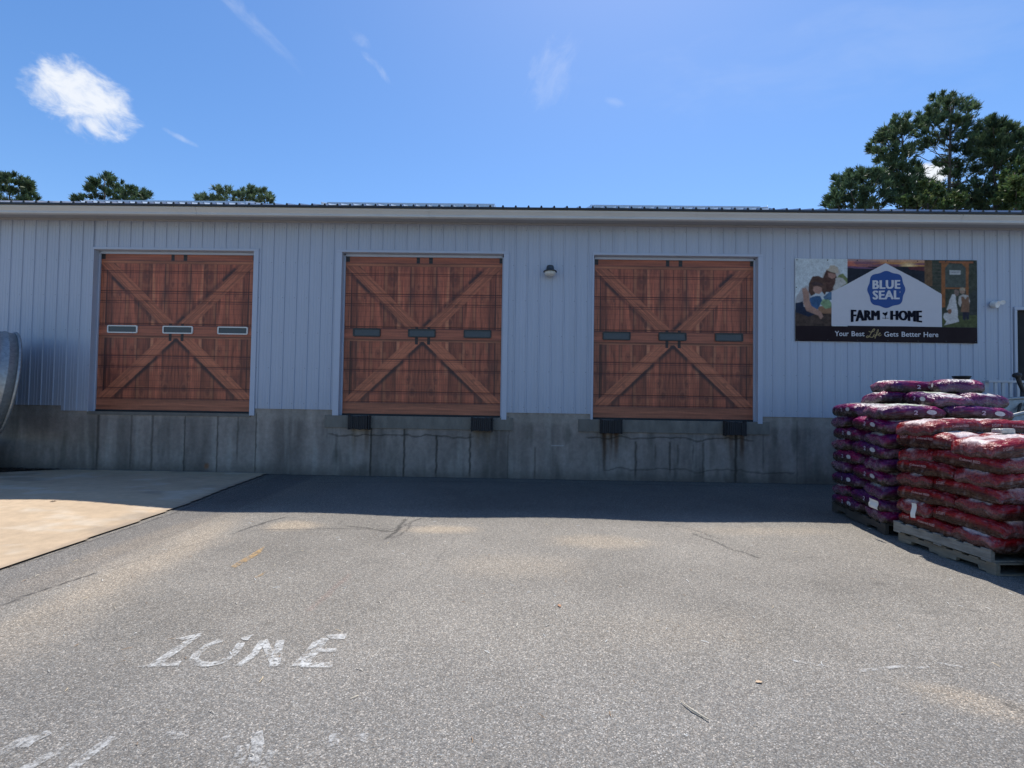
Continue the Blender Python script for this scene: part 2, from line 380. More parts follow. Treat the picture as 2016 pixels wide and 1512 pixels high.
# painted road letters, worn through
def worn_paint(name, col, thr, scale=26, scale2=4):
    m, n, l, b = node_mat(name)
    b.inputs['Base Color'].default_value = (*col, 1); b.inputs['Roughness'].default_value = .8
    t = n.new('ShaderNodeTexCoord')
    a1 = n.new('ShaderNodeTexNoise'); a1.inputs['Scale'].default_value = scale; a1.inputs['Detail'].default_value = 7; a1.inputs['Roughness'].default_value = .8
    a2 = n.new('ShaderNodeTexNoise'); a2.inputs['Scale'].default_value = scale2; a2.inputs['Detail'].default_value = 3
    l.new(t.outputs['Object'], a1.inputs['Vector']); l.new(t.outputs['Object'], a2.inputs['Vector'])
    s = n.new('ShaderNodeMath'); s.operation = 'MULTIPLY_ADD'; l.new(a2.outputs[0], s.inputs[0]); s.inputs[1].default_value = 0.5; l.new(a1.outputs[0], s.inputs[2])
    r = n.new('ShaderNodeMapRange'); l.new(s.outputs[0], r.inputs[0]); r.inputs[1].default_value = thr; r.inputs[2].default_value = thr+.30
    r.inputs[3].default_value = 0; r.inputs[4].default_value = .85
    l.new(r.outputs[0], b.inputs['Alpha'])
    return m
m_white = worn_paint('worn_white_paint', (.70, .70, .67), 0.648, 42, 9)
m_white2 = worn_paint('very_worn_white_paint', (.62, .62, .60), 0.70, 42, 9)
m_orange = worn_paint('worn_orange_paint', (.52, .33, .14), .62, 18, 5)
def paint_poly(mb, px, mi=0):
    P = [gnd(*p) for p in px]; mb.add([(p[0], p[1], float(zg(p[0], p[1]))+.006) for p in P], [tuple(range(len(P)))], mi)
def stroke(mb, px, w0, w1, mi=0, n=1):
    """flat painted stroke on the ground along photo-pixel points; widths are in metres"""
    P = [Vector(gnd(*p)) for p in px]
    L = []
    for i, p in enumerate(P):
        d = (P[min(i+1, len(P)-1)]-P[max(i-1, 0)]); d.z = 0; d.normalize(); s = Vector((-d.y, d.x, 0)); w = w0+(w1-w0)*i/(len(P)-1)
        z = float(zg(p.x, p.y))+.006
        L.append(((p.x-s.x*w/2, p.y-s.y*w/2, z), (p.x+s.x*w/2, p.y+s.y*w/2, z)))
    vs = [q for t_ in L for q in t_]; mb.add(vs, [(2*i, 2*i+1, 2*i+3, 2*i+2) for i in range(len(P)-1)], mi)
zm = MB()
# Z
paint_poly(zm, [(345, 1259), (398, 1247), (394, 1254), (360, 1261)]); paint_poly(zm, [(378, 1254), (396, 1253), (322, 1306), (290, 1312)])
paint_poly(zm, [(270, 1314), (358, 1303), (352, 1313), (288, 1315)])
# O
stroke(zm, [(436, 1262), (410, 1272), (388, 1288), (381, 1300), (390, 1309), (412, 1311), (436, 1306), (455, 1294), (468, 1280), (474, 1268)], .05, .05)
paint_poly(zm, [(474, 1258), (500, 1250), (488, 1262), (478, 1262)])
# N
stroke(zm, [(470, 1314), (500, 1290), (518, 1262)], .05, .045); stroke(zm, [(552, 1262), (546, 1285), (540, 1314)], .05, .06); stroke(zm, [(520, 1262), (530, 1288), (544, 1314)], .04, .05)
stroke(zm, [(582, 1314), (604, 1290), (625, 1262)], .05, .04)
# E
stroke(zm, [(596, 1313), (616, 1288), (640, 1258)], .06, .06)
paint_poly(zm, [(600, 1307), (655, 1306), (654, 1316), (590, 1316)]); paint_poly(zm, [(622, 1279), (664, 1278), (660, 1285), (618, 1286)]); paint_poly(zm, [(640, 1252), (684, 1249), (678, 1260), (650, 1260)])
# lettering row nearer the viewer, cut by the frame
for a_ in ([(62, 1450), (40, 1462), (10, 1482), (-30, 1512)], [(98, 1444), (60, 1462), (44, 1475)], [(140, 1472), (90, 1495), (60, 1512), (30, 1530)], [(225, 1455), (190, 1478), (150, 1510), (130, 1530)],
           [(320, 1450), (350, 1452), (372, 1446)], [(470, 1440), (452, 1455), (440, 1462)], [(505, 1445), (508, 1470), (500, 1500), (512, 1525)], [(480, 1470), (470, 1500), (455, 1530)],
           [(660, 1446), (655, 1470), (668, 1462)], [(700, 1455), (720, 1452), (712, 1462)], [(545, 1470), (520, 1510), (505, 1530)]):
    stroke(zm, a_, .05, .055, 1)
for a_ in ([(1560, 1300), (1660, 1320)], [(1690, 1322), (1790, 1312)], [(1770, 1311), (1800, 1318), (1830, 1316)], [(1845, 1308), (1880, 1314), (1895, 1316)]):
    stroke(zm, a_, .03, .02, 1)
tag(zm.build('road_marking', [m_white, m_white2]), kind='structure')
om = MB()
paint_poly(om, [(455, 1116), (480, 1100), (522, 1076), (512, 1090), (486, 1106), (462, 1119)]); paint_poly(om, [(500, 1136), (524, 1125), (518, 1132), (504, 1138)])
paint_poly(om, [(470, 1142), (515, 1118), (580, 1080), (560, 1095), (520, 1122), (480, 1145)], 1); paint_poly(om, [(728, 1465), (748, 1455), (742, 1464)], 1)
tag(om.build('orange_road_marking', [m_orange, worn_paint('thin_orange_paint', (.50, .38, .25), .85, 14, 5)]), kind='structure')

# ------------------------------------------------------------------ warehouse
BX0, BX1 = -16.0, 15.0
m_sid = mat('siding_paint', (.385, .435, .53), .45, vary=.035, scale=2.2, bump=.03, bscale=14, stretch=(3, 3, .5))
m_trim = mat('trim_paint', (.40, .45, .55), .4, vary=.05, scale=3)
m_gut = mat('gutter_white', (.56, .56, .55), .4, vary=.06, scale=2.5, stretch=(1, 1, 6))
m_sof = mat('soffit_grey', (.36, .36, .37), .6, vary=.06)
m_roof = mat('roof_metal', (.30, .31, .33), .28, metal=.9, vary=.12, scale=3)
m_rdark = mat('roof_edge_dark', (.02, .022, .026), .5, vary=.2)
m_glv = mat('skylight_sheet', (.50, .56, .62), .25, metal=.2, vary=.06)
m_black = mat('black_rubber', (.022, .022, .024), .75, vary=.35, scale=18, bump=.4, bscale=60)
m_dark = mat('dark_interior', (.008, .009, .011), .8, vary=.2)
wh = thing('warehouse', 'long low warehouse of pale blue ribbed siding on concrete with three dock bays', 'building', (0, WALL_Y, 0))
def wp(o): o.parent = wh; o.location = (0, -WALL_Y, 0); return o
ZT, ZB, ZS, ZE = 4.421, 1.19, 1.29, 5.05
OPEN = [(-8.54, -5.317), (-3.55, -.336), (1.445, 4.656)]
DOORX = (9.64, 10.75)
RIB = 0.2413; RX0 = float(at(610.7, 450, WALL_Y)[0])
def siding(mb, x0, x1, z0, z1, y=WALL_Y):
    pr = []
    k0 = math.floor((x0-RX0)/RIB)-1
    for k in range(k0, int((x1-RX0)/RIB)+2):
        r = RX0+k*RIB
        for dx, dy in ((-.016, 0), (-.009, -.017), (.009, -.017), (.016, 0), (.088, 0), (.094, -.0035), (.104, -.0035), (.11, 0), (.145, 0), (.151, -.0035), (.161, -.0035), (.167, 0)):
            pr.append((r+dx, y+dy))
    pts = [(x0, y)]+[p for p in pr if x0+.001 < p[0] < x1-.001]+[(x1, y)]
    n_ = len(pts)
    vs = [(p[0], p[1], z0) for p in pts]+[(p[0], p[1], z1) for p in pts]
    mb.add(vs, [(i, i+1, n_+i+1, n_+i) for i in range(n_-1)])
_n = m_sid.node_tree.nodes; _l = m_sid.node_tree.links
def _m(op, a, b=None):
    q_ = _n.new('ShaderNodeMath'); q_.operation = op
    for i_, v_ in enumerate((a, b)):
        if v_ is None: continue
        if isinstance(v_, (int, float)): q_.inputs[i_].default_value = v_
        else: _l.new(v_, q_.inputs[i_])
    return q_.outputs[0]
_t = _n.new('ShaderNodeTexCoord'); _s = _n.new('ShaderNodeSeparateXYZ'); _l.new(_t.outputs['Object'], _s.inputs[0])
_fx = _m('FRACT', _m('DIVIDE', _m('SUBTRACT', _s.outputs[0], RX0-.033-100*RIB), RIB)); _dx = _m('MULTIPLY', _m('MINIMUM', _fx, _m('SUBTRACT', 1.0, _fx)), RIB)
_zf = _m('FRACT', _m('DIVIDE', _m('SUBTRACT', _s.outputs[2], 1.40-7.0), .70)); _dz = _m('MULTIPLY', _m('MINIMUM', _zf, _m('SUBTRACT', 1.0, _zf)), .70)
_dot = _m('LESS_THAN', _m('ADD', _m('MULTIPLY', _dx, _dx), _m('MULTIPLY', _dz, _dz)), .00007)
_wn = _n.new('ShaderNodeTexWhiteNoise'); _wn.noise_dimensions = '1D'; _l.new(_m('FLOOR', _m('DIVIDE', _s.outputs[0], RIB*4)), _wn.inputs['W'])
_pan = _m('ADD', .965, _m('MULTIPLY', _wn.outputs[0], .07))
_mp = _n.new('ShaderNodeMapping'); _mp.inputs['Scale'].default_value = (9, 9, .7); _l.new(_t.outputs['Object'], _mp.inputs[0])
_nz = _n.new('ShaderNodeTexNoise'); _nz.inputs['Scale'].default_value = 1.6; _nz.inputs['Detail'].default_value = 7; _l.new(_mp.outputs[0], _nz.inputs['Vector'])
_low = _m('MULTIPLY', _m('MAXIMUM', _m('SUBTRACT', 1.9, _s.outputs[2]), 0.0), .16)
_k = _m('MULTIPLY', _m('MULTIPLY', _pan, _m('SUBTRACT', 1.0, _m('MULTIPLY', _dot, .45))), _m('SUBTRACT', 1.06, _m('MULTIPLY', _nz.outputs[0], _m('ADD', .12, _low))))
_b = _n['Principled BSDF']; _src = _b.inputs['Base Color'].links[0].from_socket
_x = _n.new('ShaderNodeMix'); _x.data_type = 'RGBA'; _x.blend_type = 'MULTIPLY'; _x.inputs[0].default_value = 1; _l.new(_src, _x.inputs[6]); _l.new(_k, _x.inputs[7]); _l.new(_x.outputs[2], _b.inputs['Base Color'])
sd = MB()
edges = [BX0]+[v for o in OPEN for v in o]+[DOORX[0], DOORX[1], BX1]
TR = .085
siding(sd, BX0, -9.1, ZS, ZE); siding(sd, -9.1, OPEN[0][0]-.02, ZB+.0, ZE)
siding(sd, OPEN[0][1]+.10, OPEN[1][0]-.12, ZS, ZE); siding(sd, OPEN[1][1]+.10, OPEN[2][0]-.03, ZS, ZE)
siding(sd, OPEN[2][1]+.09, DOORX[0]-.06, ZS, ZE); siding(sd, DOORX[1]+.06, BX1, ZS, ZE)
for (a_, b_), (l_, r_) in zip(OPEN, ((.02, .10), (.12, .10), (.03, .09))): siding(sd, a_-l_, b_+r_, ZT+.045, ZE)
siding(sd, DOORX[0]-.06, DOORX[1]+.06, 3.45, ZE)
sd.box(BX0, BX1, WALL_Y+.21, WALL_Y+.24, ZE-.1, ZE+.1)
# side and back walls
sd.box(BX0, BX0+.05, WALL_Y+.01, 29.9, 1.2, ZE+.3); sd.box(BX1-.05, BX1, WALL_Y+.01, 29.9, 1.2, ZE+.3); sd.box(BX0+.06, BX1-.06, 29.85, 29.9, 1.2, ZE)
wp(sd.build('siding', m_sid))
# base: concrete with stains
m_con = mat('foundation_concrete', (1, 1, 1), .88, vary=.16, scale=14, bump=.35, bscale=40, attr='Col', spec=.25)
fx = np.linspace(BX0, 12, 1500); fz = np.linspace(-.1, ZS+.03, 74)
FX, FZ = np.meshgrid(fx, fz)
inop = np.zeros(FX.shape, bool)
for a_, b_ in OPEN: inop |= (FX > a_-.03) & (FX < b_+.02)
FZ = np.where(inop, np.minimum(FZ, 1.18), FZ)
C = np.ones(FX.shape+(3,))*np.array([.235, .207, .185])
C *= (0.45+1.1*fbm(FX*3.2, FZ*.55, 41))[..., None]
C *= (0.82+0.36*fbm(FX*11, FZ*6, 42))[..., None]
C = lerp(C, np.array([.42, .40, .36]), .35*sstep(.55, .8, fbm(FX*7, FZ*.5, 43)))
C = lerp(C, np.array([.10, .095, .08]), .6*sstep(.55, .8, fbm(FX*5, FZ*1.1, 44)))
C = lerp(C, np.array([.09, .085, .075]), .6*sstep(.3, 0, FZ+.18*(fbm(FX*2.5, FZ, 45)-.5)))
C = lerp(C, np.array([.40, .37, .32]), .3*sstep(1.02, 1.14, FZ))
for (px, w, z0, z1, s) in [(502, .012, .05, 1.18, .8), (256, .02, .1, 1.15, .5), (297, .02, .05, 1.15, .6), (361, .012, 0, 1.1, .8), (426, .014, .0, 1.2, .8), (190, .02, .05, 1.1, .6), (190, .03, .3, 1.1, .3), (466, .015, .3, 1.2, .5),
                          (729, .016, .0, .92, .85), (795, .018, .0, .92, .85), (859, .018, .05, .8, .85), (925, .018, .05, .85, .8), (1053, .014, 0, .6, .5), (1000, .01, 0, 1.2, .5), (661, .02, .3, .8, .4),
                          (1190, .025, .2, .85, .6), (1252, .02, .1, .75, .7), (1319, .02, .2, .75, .7), (1385, .02, .15, .75, .6), (1449, .025, .0, .9, .8), (1503, .012, .3, 1.0, .5), (1570, .014, 0, 1.2, .4), (1335, .02, .35, .7, .5), (1290, .015, .4, .7, .5), (1365, .015, .4, .7, .5)]:
    xx = float(at(px, 900, WALL_Y)[0]); j = .012*(fbm(FZ*9, FZ*0+px, 51)-.5)
    C = lerp(C, np.array([.045, .04, .032]), s*sstep(w*1.6, w*.5, np.abs(FX-xx+j*2))*sstep(z0-.15, z0+.1, FZ)*sstep(z1+.04, z1, FZ))
for px, s in ((697, .5), (722, .5), (940, .35), (960, .35), (1190, .8), (1213, .85), (1440, .6), (1462, .85), (1202, .5)):
    xx = float(at(px, 870, WALL_Y)[0])
    dr = np.abs(FX-xx+.03*(fbm(FZ*5, FX*2, 77)-.5)); fade = sstep(.2, .8, FZ)*sstep(1.0, .95, FZ)
    C = lerp(C, np.array([.085, .04, .018]) if px > 1100 else np.array([.13, .085, .045]), s*.9*sstep(.07, .015, dr)*fade)
    C = lerp(C, np.array([.02, .018, .016]), s*.8*sstep(.2, .02, np.abs(FX-xx))*sstep(.45, .95, FZ)*sstep(.4, .65, fbm(FX*24, FZ*2, 78)))
# horizontal cracks
for (p0, p1, zz, s) in ((640, 925, .80, .7), (1150, 1480, .83, .7), (1185, 1560, .22, .5)):
    a0, a1 = float(at(p0, 860, WALL_Y)[0]), float(at(p1, 860, WALL_Y)[0])
    C = lerp(C, np.array([.04, .035, .03]), s*sstep(.02, .006, np.abs(FZ-zz-.11*(fbm(FX*4, FX*0, 79)-.5)))*sstep(a0, a0+.1, FX)*sstep(a1+.1, a1, FX))
rx = float(at(406, 916, WALL_Y)[0]); C = lerp(C, np.array([.22, .10, .05]), .8*sstep(.07, .02, np.hypot(FX-rx, (FZ-.14)*.8+.03*(fbm(FX*20, FZ*20, 80)-.5))))
wx = float(at(1098, 884, WALL_Y)[0]); C = lerp(C, np.array([.5, .5, .5]), .5*sstep(.14, .1, np.abs(FX-wx))*sstep(.015, .008, np.abs(FZ-.66)))
prelief = .006*(fbm(FX*2, FZ*3, 46)-.5)
YF = WALL_Y+.012+prelief
fo = wp(grid('concrete_base', np.stack([FX, YF, FZ], -1), C, m_con))
fb = MB(); fb.box(BX0, 14.99, WALL_Y+.03, WALL_Y+.5, -.2, 1.18); 
m_conp = mat('concrete_plain', (.16, .148, .13), .9, vary=.25, scale=5, bump=.3)
wp(fb.build('floor_slab', m_conp))
# lighter sill band and recessed beam under the two dock doors
for (a_, b_) in OPEN[1:]:
    q = MB(); q.box(a_-.27, b_+.23, WALL_Y-.012, WALL_Y+.02, .94, 1.185); wp(q.build('dock_sill', mat('sill_concrete', (.17, .16, .14), .9, vary=.3, scale=8, bump=.5, bscale=30, stretch=(1, 1, .4)), bevel=.006))
q = MB(); q.box(OPEN[0][0]-.03, OPEN[0][1]+.02, WALL_Y-.004, WALL_Y+.02, 1.12, 1.185); wp(q.build('dock_sill', m_conp))

# trim round the openings, with reveals
for i, (a_, b_) in enumerate(OPEN):
    t_ = MB(); y0, y1 = WALL_Y-.02, WALL_Y+.2; lw, rw = ((.02, .10), (.12, .10), (.03, .09))[i]
    zb = ZB-.01
    t_.box(a_-lw, a_, y0, WALL_Y+.005, zb, ZT+.002); t_.box(b_, b_+rw, y0, WALL_Y+.005, zb-.03, ZT+.002)
    t_.box(a_-lw, b_+rw, y0, WALL_Y+.005, ZT+.003, ZT+.05)
    t_.box(a_-.04, a_-.001, WALL_Y+.006, y1, zb+.002, ZT+.04); t_.box(b_+.001, b_+.04, WALL_Y+.006, y1, zb+.002, ZT+.04)
    t_.box(a_, b_, WALL_Y+.006, y1, ZT, ZT+.04)
    # stop mouldings
    t_.box(a_, a_+.028, y1-.10, y1-.02, zb+.002, ZT-.03); t_.box(b_-.028, b_, y1-.10, y1-.02, zb+.002, ZT-.03); t_.box(a_+.029, b_-.029, y1-.10, y1-.02, ZT-.05, ZT-.001)
    wp(t_.build('door_frame', m_trim, bevel=.003))

# door print
DW, DH = 3.19, 3.20
nu, nv = 420, 420
U, V = np.meshgrid(np.linspace(0, 1, nu), np.linspace(0, 1, nv))     # V 0 = top
Um = np.where(U > .5, 1-U, U)                                        # print is mirrored about the middle
bw = .0835
bi = np.floor((Um+.0)/bw); tone = _h(bi, bi*0+3, 5)
A = np.array
boards = A([.30, .085, .055])
def wood(u, v, seed, basec, contrast=1.0):
    g1 = fbm(u*60, v*2.2, seed, 5); g2 = fbm(u*18+2*vn(v*3, u*3, seed+9), v*1.0, seed+4, 4); g3 = vn(u*160, v*10, seed+6)
    f = 1+contrast*((g1-.5)*1.3+(g2-.5)*1.1+(g3-.5)*.35)
    return A(basec)*np.clip(f, .25, 2.2)[..., None]
D = wood(Um*3, V*3, 101, (1, 1, 1), .85)*(boards*1.0)
D *= (.6+.66*tone)[..., None]
hl = sstep(.5, .72, fbm(Um*40, V*3.5, 131, 3))*sstep(.35, .7, tone)
D = lerp(D, A([.47, .20, .13]), .7*hl)
D = lerp(D, A([.05, .018, .02]), .65*sstep(.58, .82, fbm(Um*14, V*3.5, 133, 4)))
D = lerp(D, A([.04, .015, .015]), .7*sstep(.006, .0015, np.abs(((Um+bw/2) % bw)-bw/2))*(.4+.6*vn(V*14, bi, 9)))
D = lerp(D, A([.42, .17, .10]), .35*sstep(.012, .004, np.abs(((Um+bw/2-.012) % bw)-bw/2))*sstep(.5, .6, vn(V*9, bi, 19)))
for (ku, kv, kr) in [(.30, .15, .032), (.13, .27, .022), (.36, .31, .016), (.22, .62, .02), (.29, .88, .016), (.07, .5, .01), (.41, .78, .02), (.1, .72, .014), (.33, .42, .012), (.17, .8, .016), (.47, .2, .012), (.44, .86, .016)]:
    d_ = np.hypot(Um-ku, (V-kv)*.62)/kr; d_ = d_*(.8+.5*fbm(U*30, V*22, 171)); D = lerp(D, A([.055, .02, .018]), .62*np.clip(sstep(1.1, .2, d_)*(.6+.4*np.sin(d_*11)), 0, 1)); D = lerp(D, A([.40, .16, .10]), .2*sstep(.4, .05, np.abs(d_-1.3)))
# side stile
st = Um < .042
D = np.where(st[..., None], wood(Um*2.4, V*2+5, 151, (.27, .09, .06), .9), D)
D = lerp(D, A([.03, .012, .014]), .8*sstep(.006, .001, np.abs(Um-.045)))
shl = (U < .06) & (U > .045) & (V > .54) & (V < .9); D = np.where(shl[..., None], D*.4, D)
def band(P0, P1, half, seed, sh):
    """a brace of the printed picture: a board laid from P0 to P1 (in u,v) with grain along it and a dark printed line on one side"""
    global D
    dx, dy = P1[0]-P0[0], P1[1]-P0[1]; L = math.hypot(dx, dy); ux, uy = dx/L, dy/L
    s = (U-P0[0])*ux+(V-P0[1])*uy; p = -(U-P0[0])*uy+(V-P0[1])*ux
    vr = (V > min(P0[1], P1[1])) & (V < max(P0[1], P1[1]))
    col = wood(p*2.4+3, s*2.4, seed, (.30, .098, .062), .9)
    col = lerp(col, A([.07, .025, .02]), .6*sstep(.002, .0006, np.abs(p-half*.35)))
    kk = np.hypot(s-L*.62, (p+half*.3)*1.0)/.014; col = lerp(col, A([.10, .04, .03]), .7*np.clip(sstep(1.1, .5, kk)*(.6+.4*np.sin(kk*12)), 0, 1))
    q = sh*p
    dark = sstep(.022, .0, np.abs(q-half-.010))*(.5+.5*sstep(.35, .6, vn(s*18, q*0, seed+7)))*((q > half-.002))
    D = np.where((vr & (np.abs(p) > half-.001))[..., None], lerp(D, A([.022, .010, .014]), .92*dark), D)
    D = np.where((vr & (np.abs(p) <= half))[..., None], col, D)
hw = .033
band((.048, .07), (.452, .462), hw, 201, 1)
band((.955, .07), (.548, .462), hw, 201, 1)
band((.446, .542), (.03, .94), hw, 221, -1)
band((.554, .542), (.975, .94), hw, 221, 1)
def rail(v0, v1, seed, basec):
    global D
    col = wood(V*2.5+7, Um*2.5, seed, basec, .7)
    e_ = sstep(.004, .001, np.minimum(np.abs(V-v0), np.abs(V-v1)))
    col = lerp(col, A([.04, .015, .015]), .75*e_)
    D = np.where(((V >= v0) & (V <= v1))[..., None], col, D)
rail(0, .052, 241, (.24, .075, .05)); rail(.052, .07, 243, (.31, .115, .07)); rail(.462, .53, 245, (.27, .085, .058)); rail(.53, .544, 246, (.36, .14, .085)); rail(.928, 1, 247, (.27, .095, .065))
# printed black hinge straps
for (u0, u1, v0, v1) in [(.0, .03, .004, .045), (.452, .474, 0, .048), (.532, .554, 0, .048), (.975, 1, .004, .045), (.452, .472, .448, .56), (.528, .548, .448, .56)]:
    D = np.where(((U > u0) & (U < u1) & (V > v0) & (V < v1))[..., None], A([.012, .012, .016]), D)
# section joints and pressed ribs of the steel door
relief = np.zeros(U.shape)
for vv, s in [(.117, .75), (.128, .5), (.245, .95), (.258, .6), (.308, .8), (.320, .5), (.452, .95), (.462, .7), (.535, .6), (.655, .95), (.667, .5), (.722, .9), (.732, .6), (.857, .95), (.867, .6), (.922, .8)]:
    k = sstep(.0045, .0012, np.abs(V-vv)); D = lerp(D, A([.04, .008, .010]), .95*s*k); relief += .004*s*k
for vv in np.arange(.03, .98, .0325):
    k = sstep(.0024, .0008, np.abs(V-vv)); D = lerp(D, A([.08, .025, .022]), .35*k); relief += .001*k
D *= (.93+.14*fbm(U*2.2, V*2.2, 255))[..., None]*A([1.24, 1.17, .90])
m_door = mat('printed_wood_door', (1, 1, 1), .5, vary=.12, scale=30, attr='Col', stretch=(1, 1, .3))
P = np.stack([(U-.5)*DW, relief, DH*(1-V)], -1)
def dock_door(idx, frame_white):
    a_, b_ = OPEN[idx]; cx = (a_+b_)/2
    global _dm
    if idx == 0:
        o = grid('dock_door', P, D, m_door); _dm = o.data
    else:
        o = bpy.data.objects.new('dock_door', _dm); COL.objects.link(o)
    o.parent = wh; o.location = (cx, .13, ZB+.018)
    o['label'] = ['sectional dock door printed as brown barn wood with three windows in white frames', 'sectional dock door printed as brown barn wood with three dark windows, above the middle pair of bumpers', 'sectional dock door printed as brown barn wood with three dark windows, to the right of the barn lamp'][idx]
    s = MB(); s.box(-DW/2, DW/2, -.015, .03, -.028, .012); so = s.build('bottom_seal', m_black, parent=o)
    
    for k, u_ in enumerate((.148, .495, .845) if idx else (.158, .512, .862)):
        xc = (u_-.5)*DW
        w_, h_ = (.277, .083) if not frame_white else (.308, .078)
        z_ = DH*(1-(.489))
        f_ = MB()
        # rounded frame
        def rr(w, h, r, n=5):
            o_ = []
            for cx_, cz_, a0 in ((w-r, h-r, 0), (-w+r, h-r, 90), (-w+r, -h+r, 180), (w-r, -h+r, 270)):
                for q in range(n+1):
                    t = R(a0+90*q/n); o_.append((cx_+r*math.cos(t), cz_+r*math.sin(t)))
            return o_
        O = rr(w_, h_, .03); I = rr(w_-.024, h_-.022, .016); N = len(O)
        y0 = -.022
        vs = [(x, y0, z) for x, z in O]+[(x, y0, z) for x, z in I]+[(x, 0.0, z) for x, z in O]+[(x, -.004, z) for x, z in I]
        fs = []
        for q in range(N):
            q2 = (q+1) % N
            fs += [(q, q2, N+q2, N+q), (q, 2*N+q, 2*N+q2, q2), (N+q, N+q2, 3*N+q2, 3*N+q)]
        f_.add(vs, fs)
        fo_ = f_.build('door_window', m_wfw if frame_white else m_wfb, parent=o); fo_.location = (xc, 0, z_)
        p_ = MB(); p_.add([(x*1.02, -.009, z*1.02) for x, z in I], [tuple(range(N))[::-1]])
        p_.build('pane', m_pane, parent=fo_)
m_wfw = mat('window_frame_white', (.66, .66, .64), .45, vary=.08)
m_wfb = mat('window_frame_black', (.014, .015, .018), .4, vary=.1)
m_pane = mat('window_pane', (.04, .048, .062), .2, vary=.3, scale=5, spec=.4)
for i in range(3): dock_door(i, i == 0)
q = MB()
for (a_, b_) in OPEN: q.box(a_-.1, b_+.1, WALL_Y+.24, WALL_Y+.3, 1.19, 4.6)
wp(q.build('bay_backing', m_dark))

# bumpers
def bumper(x0, x1, z0, z1):
    b_ = MB(); n_ = 9
    for k in range(n_):
        a0 = x0+.03+(x1-x0-.06)*k/n_; a1 = x0+.03+(x1-x0-.06)*(k+1)/n_-.004
        j = random.uniform(-.008, .008)
        b_.box(a0, a1, WALL_Y-.16+j, WALL_Y-.015, z0+.012+random.uniform(-.012, .01), z1-random.uniform(0, .012))
    b_.box(x0, x0+.024, WALL_Y-.135, WALL_Y-.014, z0, z1+.01); b_.box(x1-.024, x1, WALL_Y-.135, WALL_Y-.014, z0, z1+.01)
    b_.tube([(x0-.01, WALL_Y-.1, z1-.05), (x1+.01, WALL_Y-.1, z1-.05)], .012, 6); b_.tube([(x0-.01, WALL_Y-.1, z0+.06), (x1+.01, WALL_Y-.1, z0+.06)], .012, 6)
    return wp(b_.build('dock_bumper', m_black, bevel=.004))
for l_, r_ in ((684, 726), (927, 970), (1183, 1226), (1429, 1471)):
    k = WALL_Y-.15
    bumper(float(at(l_, 830, k)[0]), float(at(r_, 830, k)[0]), .915, 1.185)

# eave: soffit, gutter, roof
EY = 9.0
q = MB(); q.add([(BX0, EY+.1, 4.995), (BX1, EY+.1, 4.995), (BX1, WALL_Y-.0, 5.035), (BX0, WALL_Y-.0, 5.035)], [(0, 1, 2, 3)])
q.box(BX0, BX1, WALL_Y-.028, WALL_Y+.02, 5.0, 5.034); wp(q.build('soffit', m_sof))
q = MB(); prof = [(EY+.11, 4.975), (EY+.045, 4.975), (EY+.03, 4.985), (EY+.028, 5.0), (EY+.035, 5.025), (EY+.01, 5.06), (EY-.01, 5.085), (EY-.012, 5.108), (EY-.012, 5.122), (EY+.002, 5.122), (EY+.002, 5.112)]
prof2 = [(EY+.015, 5.10), (EY+.105, 5.10), (EY+.115, 4.98)]
pp = prof+prof2
x_ = [BX0, -11.1, -6.2, -1.75, 3.3, 8.2, BX1]
for i in range(len(x_)-1):
    a0, a1 = x_[i]+.002, x_[i+1]-.002; o_ = .0015*(i % 2)
    n_ = len(pp); vs = [(a0, p[0]-o_, p[1]) for p in pp]+[(a1, p[0]-o_, p[1]) for p in pp]
    q.add(vs, [(j, (j+1), n_+j+1, n_+j) for j in range(n_-1)]+[(j, n_+j, n_+j+1, j+1) for j in range(0)])
wp(q.build('gutter', m_gut))
SL = .333
def sag(x, s):
    x = np.asarray(x, float)
    a = sstep(5.4, 7.2, x)*.022+sstep(-8.2, -10.2, x)*.020+.006*np.sin(x*1.3)
    return a*sstep(0.0, .25, s)*1.0
RPR = 25.35/F_PX*EY
RR0 = float(at(600+67/4.032, 398, EY)[0])
def ribx(x0, x1, period, r0, h=.032, w=.021):
    out = [(x0, 0.0)]
    for k in range(math.floor((x0-r0)/period)-1, int((x1-r0)/period)+2):
        r = r0+k*period
        for dx, dz in ((-w, 0), (-w*.45, h), (w*.45, h), (w, 0)):
            if x0+.001 < r+dx < x1-.001: out.append((r+dx, dz))
    out.append((x1, 0.0)); return out
def roof_sheet(x0, x1, s0, s1, lift, ns=6):
    pr = ribx(x0, x1, RPR, RR0); xs = np.array([p[0] for p in pr]); hs_ = np.array([p[1] for p in pr]); ss = np.concatenate([np.linspace(s0, min(s1, s0+1.2), 5), [s1]])
    Pn = np.zeros((len(ss), len(xs), 3))
    for j, s in enumerate(ss):
        Pn[j, :, 0] = xs; Pn[j, :, 1] = EY-.045+s; Pn[j, :, 2] = 5.155+SL*s+hs_+lift+sag(xs, s)
    return Pn
rf = wp(grid('roof', roof_sheet(BX0-.2, BX1+.2, 0, 10.6, 0), None, m_roof, smooth=False))
# back slope
q = MB(); yr = EY-.045+10.6; zr = 5.155+SL*10.6
q.add([(BX0-.2, yr, zr-.002), (BX1+.2, yr, zr-.002), (BX1+.2, 30.3, 5.15), (BX0-.2, 30.3, 5.15)], [(0, 1, 2, 3)])
q.add([(BX0, WALL_Y+.2, ZE+.3), (BX0, yr, zr-.05), (BX0, 29.9, ZE+.3)], [(0, 1, 2)]); q.add([(BX1, WALL_Y+.2, ZE+.3), (BX1, yr, zr-.05), (BX1, 29.9, ZE+.3)], [(0, 1, 2)])
wp(q.build('rear_roof', m_roof))
